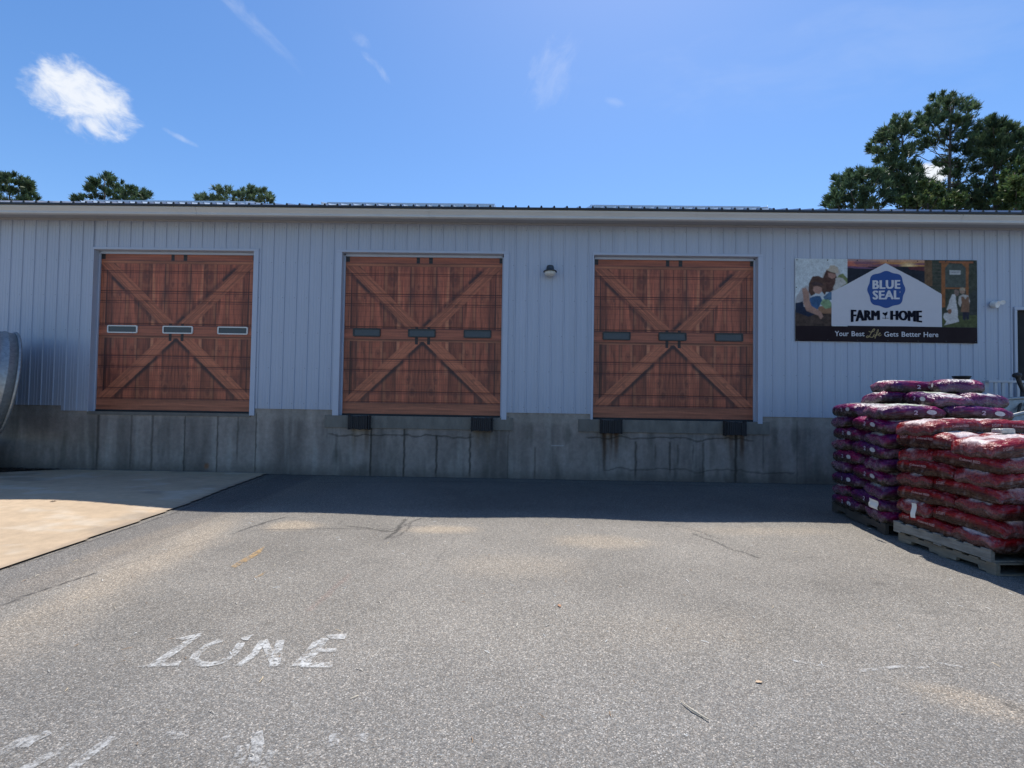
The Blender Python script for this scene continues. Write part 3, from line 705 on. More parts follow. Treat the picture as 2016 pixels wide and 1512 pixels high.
# dark edge closure under the sheet ends, following the ribs
pr = ribx(BX0-.2, BX1+.2, RPR, RR0, h=.036, w=.023); q = MB(); n_ = len(pr)
q.add([(p[0], EY-.048, 5.118) for p in pr]+[(p[0], EY-.048, 5.1535+p[1]) for p in pr]+[(p[0], EY-.03, 5.1535+p[1]) for p in pr], [(i, i+1, n_+i+1, n_+i) for i in range(n_-1)]+[(n_+i, n_+i+1, 2*n_+i+1, 2*n_+i) for i in range(n_-1)])
q.box(BX0-.2, BX1+.2, EY-.046, EY+.3, 5.117, 5.121); wp(q.build('eave_closure', m_rdark))
# raised sheets over the bays
for (p0, p1) in ((186, 498), (642, 974), (1163, 1500)):
    x0, x1 = float(at(p0, 398, EY+.5)[0]), float(at(p1, 402, EY+.5)[0])
    o_ = wp(grid('skylight_sheet', roof_sheet(x0, x1, .14, 2.4, .012), None, m_glv, smooth=False))
    q = MB()
    def zz(s): return 5.155+SL*s
    for xa in (x0, x1-.012):
        q.add([(xa, EY-.045+.3, zz(.3)+.004), (xa+.012, EY-.045+.3, zz(.3)+.004), (xa+.012, EY-.045+2.4, zz(2.4)+.004), (xa, EY-.045+2.4, zz(2.4)+.004),
               (xa, EY-.045+.3, zz(.3)+.085), (xa+.012, EY-.045+.3, zz(.3)+.085), (xa+.012, EY-.045+2.4, zz(2.4)+.085), (xa, EY-.045+2.4, zz(2.4)+.085)],
              [(0, 1, 2, 3), (4, 5, 6, 7), (0, 1, 5, 4), (1, 2, 6, 5), (2, 3, 7, 6), (3, 0, 4, 7)])
    # upper curb flashing: a low upstand that shows above the eave
    s_ = .55
    q.box(x0, x1, EY+s_, EY+s_+.06, zz(s_)+.03, zz(s_)+.12)
    wp(q.build('skylight_curb', m_glv, bevel=.004))

# right-hand doorway
q = MB(); a_, b_ = DOORX
q.box(a_-.05, a_, WALL_Y-.03, WALL_Y+.1, 1.2, 3.44); q.box(b_, b_+.05, WALL_Y-.03, WALL_Y+.1, 1.2, 3.44); q.box(a_-.05, b_+.05, WALL_Y-.03, WALL_Y+.1, 3.441, 3.50)
df = wp(q.build('doorway_frame', m_trim, bevel=.003))
q = MB(); q.box(a_+.001, b_-.001, WALL_Y+.06, WALL_Y+.09, 1.2, 3.44); wp(q.build('side_door', m_dark))

# landing with railing
m_rail = mat('painted_railing', (.42, .46, .52), .5, vary=.12)
rl = thing('landing_railing', 'grey picket railing round the landing below the dark doorway', 'railing', (9.05, 8.3, 0))
LZ = 2.0
def rb(x0, x1, y0, y1, z0, z1, nm):
    q = MB(); q.box(x0, x1, y0, y1, z0, z1); o = q.build(nm, m_rail, rl, bevel=.003); o.location = (-9.05, -8.3, 0); return o
xl = 7.95
rb(xl, 12.5, 8.27, 8.33, LZ-.03, LZ+.01, 'top_rail'); rb(xl, 12.5, 8.28, 8.32, 1.3, 1.34, 'bottom_rail')
for x in (xl, 9.9, 11.6): rb(x, x+.07, 8.34, 8.40, 0, LZ, 'post')
for k in range(34):
    x = xl+.11+k*.125; rb(x, x+.045, 8.285, 8.315, 1.341, LZ-.031, 'picket')
q = MB()
for k in range(9): q.box(xl, 12.5, 8.42+k*.115, 8.42+k*.115+.108, 1.14, 1.18)
q.box(xl, 12.5, 8.42, 8.46, .96, 1.138); q.box(xl, xl+.1, 8.47, 8.57, 0, 1.138); q.box(11, 11.1, 8.47, 8.57, 0, 1.138)
tag(q.build('wooden_landing', mat('landing_wood', (.16, .14, .12), .8, vary=.3)), 'grey wooden landing deck below the dark doorway at the right end of the wall', 'deck')

# ------------------------------------------------------------------ lamps on the wall
lp = at(1083, 534, WALL_Y-.12)
bl = thing('barn_lamp', 'small dark dome lamp with glass bowl fixed on the siding between two dock doors', 'lamp', (lp[0], WALL_Y, lp[2]))
m_lmet = mat('lamp_metal', (.07, .085, .10), .45, metal=.5, vary=.15)
q = MB(); T = Matrix.Translation((0, -.13, 0))
q.lathe([(0, .115), (.045, .112), (.066, .10), (.075, .06), (.08, .03), (.10, .012), (.132, -.004), (.134, -.016), (.126, -.014), (.095, .002), (0, .004)], 36, 0, T)
q.build('lamp_cap', m_lmet, bl, smooth=True)
q = MB(); q.tube([(0, 0, .07), (0, -.09, .07)], .022, 10); q.lathe([(0, .012), (.055, .012), (.055, 0), (0, 0)], 24, 0, Matrix.Translation((0, -.006, .07)) @ Matrix.Rotation(R(90), 4, 'X')); q.build('lamp_bracket', m_lmet, bl)
m_glass = mat('frosted_glass', (.55, .56, .54), .25, vary=.15, scale=14, spec=.6)
q = MB(); q.lathe([(.085, .0), (.11, -.018), (.108, -.055), (.085, -.085), (.05, -.098), (0, -.102)], 32, 0, T); q.build('lamp_glass', m_glass, bl, smooth=True)
fp = at(1965, 598, WALL_Y-.1)
fl = thing('security_light', 'white twin head security light on the wall left of the dark doorway', 'lamp', (fp[0], WALL_Y, fp[2]))
m_wp = mat('white_plastic', (.75, .75, .74), .35, vary=.06)
q = MB(); q.lathe([(0, .03), (.06, .03), (.068, .02), (.068, 0), (0, 0)], 28, 0, Matrix.Translation((-.02, -.02, 0)) @ Matrix.Rotation(R(90), 4, 'X')); q.build('base_plate', m_wp, fl, smooth=True)
for dx, dz, yaw in ((-.045, -.01, 20), (.095, .03, -35)):
    Tm = Matrix.Translation((dx, -.09, dz)) @ Matrix.Rotation(R(yaw), 4, 'Z') @ Matrix.Rotation(R(105), 4, 'X')
    q = MB(); s_ = 1 if dx < 0 else .62
    q.lathe([(0, -.055*s_), (.03*s_, -.05*s_), (.055*s_, -.02*s_), (.068*s_, .03*s_), (.066*s_, .045*s_), (.058*s_, .04*s_), (0, .035*s_)], 28, 0, Tm); q.tube([(dx, -.09, dz), (-.02, -.03, 0)], .012, 8)
    q.build('lamp_head', m_wp, fl, smooth=True)

# ------------------------------------------------------------------ banner
SX0, SX1, SZ0, SZ1 = 5.37, 8.87, 2.775, 4.395
BW, BH = SX1-SX0, SZ1-SZ0
bn = thing('shop_banner', 'wide printed banner with a white barn shape and blue seal on the siding', 'banner', (SX0, WALL_Y-.03, SZ0))
# picture coordinates: the crop of the photograph 1550..1940 x 490..690 scaled by 5.17 (x 75..1922, y 93..945 left / 120..965 right)
def pc(x, y):
    u_ = (x-75)/(1920-75); top = 93+(125-93)*u_; bot = 937+(966-937)*u_
    return u_*BW, (1-(y-top)/(bot-top))*BH
nx, ny = 500, 232
GX, GZ = np.meshgrid(np.linspace(0, BW, nx), np.linspace(0, BH, ny))
B = np.ones(GX.shape+(3,))*A([.03, .018, .022])
def put(poly, col, tex=0.0, seed=1, soft=0):
    global B
    pl = [pc(*p) for p in poly]; m_ = pip(pl, GX, GZ)
    c = np.ones(B.shape)*A(col)
    if tex: c = c*(1-tex+2*tex*fbm(GX*22, GZ*22, seed))[..., None]
    B = np.where(m_[..., None], c, B)
def S(*c): return np.array(srgb(*c))
# left photograph: two gardeners
put([(60, 80), (605, 80), (605, 800), (60, 800)], (.60, .66, .68), .06)
put([(360, 250), (420, 190), (520, 200), (560, 330), (460, 470), (380, 420), (330, 330)], (.50, .48, .45), .1, 3)
put([(520, 265), (560, 250), (605, 300), (605, 400), (540, 400), (500, 350), (495, 300)], (.20, .24, .10), .5, 4)           # plant
put([(390, 215), (480, 235), (498, 300), (480, 400), (430, 440), (390, 440), (372, 380), (355, 300)], (.10, .05, .04), .5, 5) # long hair behind
put([(405, 240), (455, 250), (492, 262), (480, 292), (445, 305), (412, 285)], (.40, .22, .17), .1)                         # face
put([(385, 212), (418, 200), (428, 168), (470, 165), (508, 188), (515, 250), (470, 245), (430, 232)], (.52, .44, .34), .12, 6)  # hat
put([(485, 300), (520, 290), (560, 300), (600, 350), (480, 425), (455, 400), (480, 350)], (.52, .50, .46), .15, 6)
put([(60, 620), (200, 600), (300, 640), (445, 640), (445, 800), (60, 800)], (.075, .05, .04), .6, 8)                        # soil
put([(300, 590), (445, 560), (445, 660), (320, 655)], (.30, .17, .10), .3, 9)
put([(76, 520), (150, 520), (165, 590), (300, 600), (300, 660), (210, 690), (75, 640)], (.02, .03, .06), .3, 10)            # dark trousers
put([(215, 500), (270, 480), (330, 480), (355, 530), (300, 620), (220, 600)], (.05, .12, .24), .3, 11)                     # jeans
put([(360, 490), (420, 440), (445, 440), (445, 520), (380, 530)], (.10, .19, .30), .3, 12)
put([(330, 560), (360, 510), (420, 520), (445, 560), (440, 600), (380, 610)], (.24, .36, .20), .5, 13)                      # seedling
put([(140, 400), (200, 370), (240, 420), (240, 480), (210, 520), (110, 545), (76, 550), (80, 500)], (.44, .42, .42), .15, 14)  # sleeveless top
put([(145, 405), (185, 395), (215, 440), (220, 520), (240, 580), (340, 640), (360, 690), (335, 720), (310, 680), (190, 630), (160, 560), (155, 470)], (.42, .25, .19), .12, 15) # arm
put([(215, 350), (250, 280), (310, 272), (365, 300), (385, 360), (395, 430), (375, 470), (350, 440), (330, 400), (300, 420), (275, 460), (240, 480), (215, 440)], (.11, .06, .045), .4, 16) # hair
put([(262, 385), (300, 375), (345, 395), (350, 430), (320, 460), (280, 450), (258, 420)], (.43, .25, .19), .1)                # face
put([(240, 345), (280, 330), (350, 350), (360, 375), (300, 370), (248, 372)], (.08, .05, .05), .3)
# sunset photograph
put([(605, 80), (1392, 80), (1392, 800), (605, 800)], (.02, .024, .035), .5, 17)
tt = np.clip((GZ-pc(900, 190)[1])/(pc(900, 110)[1]-pc(900, 190)[1]), 0, 1)
sunx = pc(1225, 170)[0]
reg = pip([pc(605, 80), pc(1392, 80), pc(1392, 184), pc(605, 182)], GX, GZ)
skc = lerp(A([.50, .12, .12])*np.ones(B.shape), A([.62, .30, .10])*np.ones(B.shape), sstep(.5, 2.2, GX))
skc = lerp(skc, A([.22, .10, .14])*np.ones(B.shape), sstep(.45, .62, fbm(GX*2.2, GZ*22, 18)))
skc = lerp(skc, A([.55, .38, .33])*np.ones(B.shape), sstep(.55, .95, tt)*.6)
skc = lerp(skc, A([1.0, .72, .35])*np.ones(B.shape), sstep(.22, .0, np.hypot(GX-sunx, (GZ-pc(1225, 178)[1])*2.2)))
B = np.where(reg[..., None], skc, B)
put([(605, 178), (760, 182), (880, 196), (900, 206), (605, 196)], (.16, .09, .17), .3, 19)
put([(1215, 184), (1300, 184), (1392, 190), (1392, 230), (1240, 215)], (.12, .035, .04), .4, 20)
# right photograph: timber porch, dog, child
put([(1392, 80), (1925, 80), (1925, 810), (1392, 810)], (.060, .068, .050), .5, 21)
put([(1392, 120), (1470, 120), (1475, 380), (1392, 380)], (.17, .10, .055), .4, 22)
for k in range(7): put([(1475, 160+k*36), (1570, 164+k*36), (1570, 168+k*36), (1475, 164+k*36)], (.13, .11, .09), .2, 23)
put([(1600, 160), (1812, 165), (1812, 400), (1600, 395)], (.09, .105, .09), .35, 24)
put([(1562, 150), (1598, 150), (1602, 600), (1562, 600)], (.33, .13, .05), .25, 25); put([(1808, 150), (1836, 150), (1832, 600), (1806, 600)], (.30, .12, .05), .25, 26)
put([(1540, 128), (1880, 138), (1880, 156), (1540, 146)], (.36, .13, .06), .2, 27); put([(1596, 150), (1640, 152), (1598, 200)], (.32, .13, .05), .2); put([(1808, 156), (1765, 154), (1808, 202)], (.32, .13, .05), .2)
put([(1570, 398), (1836, 400), (1836, 416), (1570, 414)], (.33, .13, .05), .2, 28)
put([(1643, 222), (1755, 226), (1755, 270), (1643, 266)], (.50, .51, .50), .1)
for k in range(7): put([(1655+k*13, 236), (1664+k*13, 236), (1664+k*13, 250+(k % 2)*4), (1655+k*13, 250)], (.25, .25, .27))
put([(1840, 470), (1925, 400), (1925, 680), (1840, 680)], (.05, .055, .05), .4, 29)
put([(1570, 690), (1925, 680), (1925, 805), (1570, 800)], (.085, .10, .04), .5, 30)
put([(1636, 560), (1640, 530), (1668, 470), (1700, 470), (1708, 560), (1722, 640), (1720, 700), (1735, 745), (1700, 755), (1640, 770), (1590, 780), (1612, 745), (1580, 700), (1590, 660), (1640, 650), (1612, 620)], (.60, .58, .56), .1, 31)
put([(1628, 620), (1655, 615), (1664, 640), (1650, 668), (1626, 660)], (.28, .14, .09), .2)
put([(1690, 425), (1715, 420), (1738, 440), (1730, 480), (1705, 490), (1690, 465)], (.24, .17, .14), .3)
put([(1735, 490), (1775, 470), (1830, 480), (1848, 540), (1835, 590), (1812, 560), (1760, 560), (1748, 600), (1725, 560)], (.50, .46, .42), .15, 32)
put([(1760, 495), (1778, 490), (1800, 520), (1822, 490), (1836, 500), (1842, 600), (1835, 650), (1750, 650), (1762, 580)], (.24, .13, .08), .3, 33)
put([(1770, 650), (1835, 650), (1835, 720), (1812, 730), (1805, 690), (1795, 735), (1770, 722)], (.03, .03, .05), .2)
put([(1742, 420), (1760, 402), (1785, 402), (1800, 425), (1795, 458), (1765, 466), (1744, 450)], (.42, .28, .20), .2); put([(1738, 430), (1750, 405), (1775, 398), (1800, 410), (1802, 432), (1770, 430)], (.45, .36, .26), .3)
# the printed photographs are soft and grainy
for _ in range(2):
    Bp = np.pad(B, ((1, 1), (1, 1), (0, 0)), 'edge'); B = (Bp[:-2, 1:-1]+Bp[2:, 1:-1]+Bp[1:-1, :-2]+Bp[1:-1, 2:]+2*B)/6
B *= .85*(.84+.32*fbm(GX*16, GZ*16, 91, 3))[..., None]*(.8+.4*fbm(GX*60, GZ*60, 92, 2))[..., None]
# barn shape
put([(443, 440), (605, 358), (995, 148), (1392, 360), (1565, 464), (1568, 800), (443, 780)], (.54, .54, .58), .015, 34)
put([(60, 782), (1925, 808), (1925, 980), (60, 950)], (.016, .008, .011), .12, 35)
m_ban = mat('banner_print', (1, 1, 1), .6, vary=.03, scale=5, attr='Col', spec=.15)
def bwave(x, z): return .006*np.sin(np.asarray(x)*5.1+.4)+.003*np.sin(np.asarray(x)*11+np.asarray(z)*3)
grid('banner_sheet', np.stack([GX, bwave(GX, GZ), GZ], -1), B, m_ban, bn)
q = MB(); q.box(0, BW, .012, .018, 0, BH); q.build('banner_backing', m_wp, bn)
def on_banner(mb, v, f, mi=0, off=.004):
    mb.add([(x, float(bwave(x, z))-off, z) for x, z in v], [tuple(k)[::-1] for k in f], mi)
def fit_text(body, x0, x1, yb, yt, bold=0, space=1.0, arc=None, curve=None):
    """text squeezed into the box given in picture coordinates"""
    v, f = text_mesh(body, 1.0, bold, 'LEFT', space)
    xs = [p[0] for p in v]; ys = [p[1] for p in v]; mx0, mx1, my0, my1 = min(xs), max(xs), min(ys), max(ys)
    out = []
    for p in v:
        s = (p[0]-mx0)/(mx1-mx0); t = (p[1]-my0)/(my1-my0)
        X_ = x0+(x1-x0)*s
        if curve: yb_, yt_ = curve(X_)
        else: yb_, yt_ = yb, yt
        out.append(pc(X_, yb_+(yt_-yb_)*t))
    return out, f
# seal
m_blue = mat('seal_blue', (.006, .055, .24), .6, vary=.05)
q = MB(); N = 160; pts = []
for k in range(N):
    t = 2*math.pi*k/N
    r = 190+8*math.cos(8*t)-6*math.cos(4*t)
    pts.append(pc(1001+r*math.cos(t), 416+r*.985*math.sin(t)))
pts = pts[::-1]; ce = pc(1001, 416)
rings = []
for w_ in (0.02, .15, .3, .45, .6, .75, .88, 1.0): rings += [(ce[0]+(p[0]-ce[0])*w_, ce[1]+(p[1]-ce[1])*w_) for p in pts]
on_banner(q, rings+[ce], [(j*N+k, j*N+(k+1) % N, (j+1)*N+(k+1) % N, (j+1)*N+k)[::-1] for j in range(7) for k in range(N)]+[(8*N, k, (k+1) % N) for k in range(N)], 0, .0025)
q.build('seal_emblem', m_blue, bn)
m_ink = mat('dark_ink', (.006, .007, .016), .7, vary=.05, spec=.1); m_wink = mat('white_ink', (.56, .56, .60), .45, vary=.03); m_gold = mat('gold_ink', (.33, .24, .10), .45, vary=.08)
def bold_text(mb, body, x0, x1, y0, y1, d, n=5, off=.0065, space=1.08, curve=None, dy=0):
    for k in range(n):
        dx = d*(2*k/(n-1)-1); ddy = dy*(1 if k % 2 else -1)
        cvk = (lambda X_, c_=curve, e_=ddy: tuple(q_+e_ for q_ in c_(X_))) if curve else None
        v, f = fit_text(body, x0+d+dx, x1-d+dx, y0+ddy-abs(dy) if not curve else 0, y1+ddy+abs(dy) if not curve else 0, 0.0, space, curve=cvk)
        on_banner(mb, v, f, 0, off+.00025*k)
q = MB()
bold_text(q, 'BLUE', 862, 1140, 411, 322, 6, 7, dy=2); bold_text(q, 'SEAL', 862, 1132, 518, 427, 6, 7, dy=2)
v, f = fit_text('®', 1128, 1143, 452, 437, .0); on_banner(q, v, f, 0, .0065)
q.build('seal_lettering', m_wink, bn)
q = MB()
cvb = lambda X_: (724+26*((X_-1000)/362)**2+(X_-1000)*.012, 633-6*((X_-1000)/362)**2+(X_-1000)*.016)
bold_text(q, 'FARM', 638, 936, 0, 0, 9, 7, .0045, curve=cvb, dy=1.5); bold_text(q, 'HOME', 1038, 1362, 0, 0, 9, 7, .0045, curve=cvb, dy=1.5)
# rooster weathervane mark
on_banner(q, [pc(*p) for p in [(962, 655), (972, 648), (980, 655), (988, 664), (998, 664), (1000, 645), (1010, 640), (1013, 655), (1008, 672), (996, 684), (984, 682), (976, 672), (968, 668)]], [tuple(range(13))[::-1]], 0, .0045)
on_banner(q, [pc(992+17*math.cos(t_*.5236), 666+15*math.sin(t_*.5236)) for t_ in range(12)][::-1], [tuple(range(12))], 0, .0045)
for p in ([(988, 682), (994, 682), (994, 716), (988, 716)], [(958, 705), (1024, 707), (1024, 711), (958, 709)]): on_banner(q, [pc(*k) for k in p], [(3, 2, 1, 0)], 0, .0055)
q.build('farm_home_lettering', m_ink, bn)
q = MB()
for w_, x0_, x1_, yb_, yt_ in (('Your', 474, 614, 890, 838), ('Best', 645, 780, 891, 840), ('Gets', 978, 1118, 896, 845), ('Better', 1150, 1350, 898, 847), ('Here', 1378, 1526, 901, 850)):
    q = MB(); v, f = fit_text(w_, x0_, x1_, yb_, yt_, .012); on_banner(q, v, f); q.build('slogan_word', m_wink, bn)
q = MB()
def script(pts, w=7):
    P_ = [pc(*p) for p in pts]; k = w/1845*BW
    # smooth
    L = []
    for i in range(len(P_)-1):
        p0 = P_[max(i-1, 0)]; p1 = P_[i]; p2 = P_[i+1]; p3 = P_[min(i+2, len(P_)-1)]
        for t in np.linspace(0, 1, 7)[:-1 if i < len(P_)-2 else None]:
            L.append(tuple(.5*((2*p1[j])+(-p0[j]+p2[j])*t+(2*p0[j]-5*p1[j]+4*p2[j]-p3[j])*t*t+(-p0[j]+3*p1[j]-3*p2[j]+p3[j])*t**3) for j in (0, 1)))
    vs = []
    for i, p in enumerate(L):
        a0 = L[max(i-1, 0)]; a1 = L[min(i+1, len(L)-1)]; dx, dz = a1[0]-a0[0], a1[1]-a0[1]; n_ = math.hypot(dx, dz)+1e-9
        vs += [(p[0]-dz/n_*k/2, p[1]+dx/n_*k/2), (p[0]+dz/n_*k/2, p[1]-dx/n_*k/2)]
    on_banner(q, vs, [(2*i+2, 2*i+3, 2*i+1, 2*i) for i in range(len(L)-1)])
script([(822, 840), (845, 850), (872, 838), (882, 822), (872, 818), (856, 836), (842, 866), (826, 892), (806, 905), (798, 896), (812, 888), (836, 898), (858, 902), (868, 888)])
script([(868, 888), (878, 868), (872, 890), (882, 892), (896, 870)], 6); script([(884, 852), (887, 850)], 6)
script([(896, 880), (914, 850), (920, 826), (910, 830), (898, 870), (886, 910), (884, 905), (900, 882), (924, 874)], 6)
script([(916, 876), (932, 870), (938, 858), (926, 862), (920, 878), (930, 888), (950, 876)], 6)
q.build('script_lettering', m_gold, bn)
for x, z in [(x, z) for x in (.03, .62, 1.2, 1.78, 2.36, 2.9, 3.46) for z in (.03, BH-.03)]+[(.02, .55), (.02, 1.05)]:
    q = MB(); q.lathe([(0, .003), (.010, .003), (.012, 0)], 10, 0, Matrix.Translation((x, float(bwave(x, z))-.004, z)) @ Matrix.Rotation(R(90), 4, 'X')); q.build('grommet', m_rdark, bn)

# ------------------------------------------------------------------ bags
def bag_mesh(name, kind, seed):
    L, W, T = .71, .475, .185
    nr, nt = 58, 44
    xs = np.sin(np.linspace(-1, 1, nr)*math.pi/2*.97); xs = np.sign(xs)*np.abs(xs)**.9; xs = xs/np.abs(xs).max()
    th = np.linspace(0, 2*math.pi, nt+1)[:-1]
    Xn, TH = np.meshgrid(xs, th, indexing='ij')
    ax = np.abs(Xn)
    w = W/2*(1-.10*ax**6-.06*sstep(.9, 1, ax)); h = T/2*np.clip(1-ax**8, 0, 1)**.5+.005
    c_, s_ = np.cos(TH), np.sin(TH)
    yy = w*np.sign(c_)*np.abs(c_)**.66; zz_ = h*np.sign(s_)*np.abs(s_)**.52
    xx = Xn*L/2*(1-.02*np.abs(yy/(W/2))**2)
    # creases: strong towards the ends, soft lumps over the body
    e_ = sstep(.45, .95, ax)
    lump = (fbm(xx*9+seed*7.1, yy*9+np.sign(s_)*3, seed)-.5)*.028*(1-e_*.5)
    cre = (np.abs(fbm(xx*5+seed*3, yy*26+np.sign(s_)*9+seed, seed+5)-.5)-.12)*.075*e_
    fold = -.03*np.exp(-((np.abs(fbm(xx*3.3+seed, yy*3.3+seed*2, seed+8, 2)-.5))/.018)**2)*.5
    fine = (fbm(xx*24+seed, yy*30+s_*3, seed+11)-.5)*.012
    inner = np.clip(h/(T/2), .12, 1)
    nrm_z = np.sign(s_)*np.abs(s_)**.5
    d_ = (lump+cre+fold+fine)*inner
    zz2 = zz_+d_*np.abs(nrm_z)*np.sign(s_); yy2 = yy+ (lump+fine)*inner*np.sign(c_)*np.abs(c_)**2
    # seam lips curl
    zz2 += sstep(.9, 1, ax)*(.018*np.sin(yy*30+seed)+(.012 if seed % 2 else -.014))
    # sagging over the layer below
    zz2 -= .018*ax**2.5
    V_ = np.stack([xx, yy2, zz2], -1)
    n1 = fbm(xx*10, yy*12+s_*4, seed+20); n2 = fbm(xx*42, yy*42+s_*8, seed+21)
    if kind == 'red':
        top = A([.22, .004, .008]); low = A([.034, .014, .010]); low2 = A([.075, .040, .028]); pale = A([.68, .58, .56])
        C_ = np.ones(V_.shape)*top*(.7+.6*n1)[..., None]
        C_ = lerp(C_, pale, .92*sstep(.30, .40, fbm(xx*6+seed, yy*7, seed+30))*sstep(.90, .95, s_)*sstep(.98, .85, ax))  # pale top print, whitened further with sun glare painted into the colour
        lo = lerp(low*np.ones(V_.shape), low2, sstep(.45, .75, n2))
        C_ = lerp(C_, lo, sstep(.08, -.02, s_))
        C_ = lerp(C_, A([.20, .09, .09]), .4*sstep(.965, .985, ax)+.12*sstep(.78, .9, ax)*sstep(.55, .7, n1))
    else:
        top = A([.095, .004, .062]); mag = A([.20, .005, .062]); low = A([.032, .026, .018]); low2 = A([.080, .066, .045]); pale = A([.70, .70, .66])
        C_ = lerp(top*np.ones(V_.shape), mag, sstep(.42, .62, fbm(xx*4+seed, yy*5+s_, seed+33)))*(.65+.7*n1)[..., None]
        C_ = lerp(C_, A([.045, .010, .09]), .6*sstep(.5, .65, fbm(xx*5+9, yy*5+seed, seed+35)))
        C_ = lerp(C_, pale, .92*sstep(.30, .40, fbm(xx*5+seed, yy*6, seed+30))*sstep(.90, .95, s_)*sstep(.95, .8, ax))  # white top print with painted sun glare, as on the red bags
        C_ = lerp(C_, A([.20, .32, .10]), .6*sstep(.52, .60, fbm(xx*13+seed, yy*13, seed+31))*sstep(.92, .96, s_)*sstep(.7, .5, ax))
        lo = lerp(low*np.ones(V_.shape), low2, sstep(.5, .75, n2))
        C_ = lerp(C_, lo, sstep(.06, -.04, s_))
        C_ = lerp(C_, A([.20, .13, .17]), .5*sstep(.955, .985, ax))
    glint_ = sstep(.66, .74, fbm(xx*26, yy*40+s_*9, seed+50, 3)); C_ = lerp(C_, A([.42, .36, .38]), .22*glint_)  # pale flecks: reflections of crumpled plastic painted into the colour
    me = bpy.data.meshes.new(name)
    V1 = V_.reshape(-1, 3); idx = np.arange(nr*nt).reshape(nr, nt); i2 = np.roll(idx, -1, 1)
    q_ = np.stack([idx[:-1], i2[:-1], i2[1:], idx[1:]], -1).reshape(-1, 4)
    verts = [tuple(p) for p in V1]; faces = [tuple(map(int, k)) for k in q_[:, ::-1]]
    faces += [tuple(int(k) for k in idx[0]), tuple(int(k) for k in idx[-1][::-1])]
    cols = [tuple(p) for p in C_.reshape(-1, 3)]; mi = [0]*len(faces)
    # printed words on the two long sides and the ends
    def side(sx, t, sgn):      # point on the long side: sx along, t in -1..1 up
        a_ = min(abs(sx)/(L/2), .97); wv = W/2*(1-.10*a_**6); hv = T/2*(1-a_**8)**.5+.005
        th_ = math.asin(max(-1, min(1, math.copysign(abs(t)**(1/.52), t))))
        lum = (float(fbm(sx*9+seed*7.1, sgn*wv*9+math.copysign(3, t), seed))-.5)*.028
        return (sx, sgn*(wv*math.cos(th_)**.66+max(lum, 0)*.8+.0045), hv*t-.018*a_**2.5)
    def endp(sy, t, sgn):
        # the end face just inside the seam, slanting
        return None
    items = [[('2 CU/FT', -.27, .10, .10, .40)], [('Colored RED', -.12, .21, .12, .36)], [('2 CU/FT', -.25, .10, .14, .44), ('Colored RED', -.04, .20, .14, .40)], [], [('Colored RED', -.02, .20, .05, .32)]][seed % 5] if kind == 'red' else [('2', -.02, .045, -.15, .38)]
    for sgn in (-1, 1):
        for (s__, x0, ln, t0, t1) in items:
            v, f = TXT[s__]; xs_ = [p[0] for p in v]; ys_ = [p[1] for p in v]; a0, a1, b0, b1 = min(xs_), max(xs_), min(ys_), max(ys_)
            o_ = len(verts)
            for p in v:
                u_ = (p[0]-a0)/(a1-a0); X_ = x0+ln*u_; X_ = X_ if sgn < 0 else -X_
                verts.append(side(X_, t0+(t1-t0)*(p[1]-b0)/(b1-b0), sgn))
                cols.append((.42, .26, .26) if kind == 'red' else (.42, .36, .46))
            for k in f: faces.append(tuple(o_+i for i in (k if sgn < 0 else k))); mi.append(1)
        if kind != 'red':    # oval badge
            o_ = len(verts); n_ = 20
            for k in range(n_):
                t = 2*math.pi*k/n_; xx_ = .17+.055*math.cos(t); verts.append(side(xx_ if sgn < 0 else -xx_, .18+.28*math.sin(t), sgn)); cols.append((.5, .5, .52))
            faces.append(tuple(range(o_, o_+n_))); mi.append(1)
    me.from_pydata(verts, [], faces); me.materials.append(m_bag); me.materials.append(m_bagtxt)
    me.polygons.foreach_set('material_index', mi); me.polygons.foreach_set('use_smooth', [True]*len(faces))
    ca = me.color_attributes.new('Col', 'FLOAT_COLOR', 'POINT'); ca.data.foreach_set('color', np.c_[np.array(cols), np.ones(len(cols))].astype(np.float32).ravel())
    me.update(); return me
m_bag = mat('bag_plastic', (1, 1, 1), .27, vary=.35, scale=30, bump=1.0, bscale=30, attr='Col', spec=.36, stretch=(.4, 1.2, 1.5))
m_bagtxt = mat('bag_print', (1, 1, 1), .4, vary=.25, scale=40, attr='Col')
TXT = {s_: text_mesh(s_, 1, .03, 'LEFT') for s_ in ('2 CU/FT', 'Colored RED', '2')}
NB = 5
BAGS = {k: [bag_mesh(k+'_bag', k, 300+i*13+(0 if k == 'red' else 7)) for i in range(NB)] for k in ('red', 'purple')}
ORD = ['bottom', 'second', 'third', 'fourth', 'fifth', 'sixth', 'seventh', 'eighth', 'ninth', 'tenth', 'eleventh', 'twelfth', 'thirteenth', 'fourteenth']
def lay(n):
    return 'bottom layer' if n == 0 else ORD[n]+' layer up'
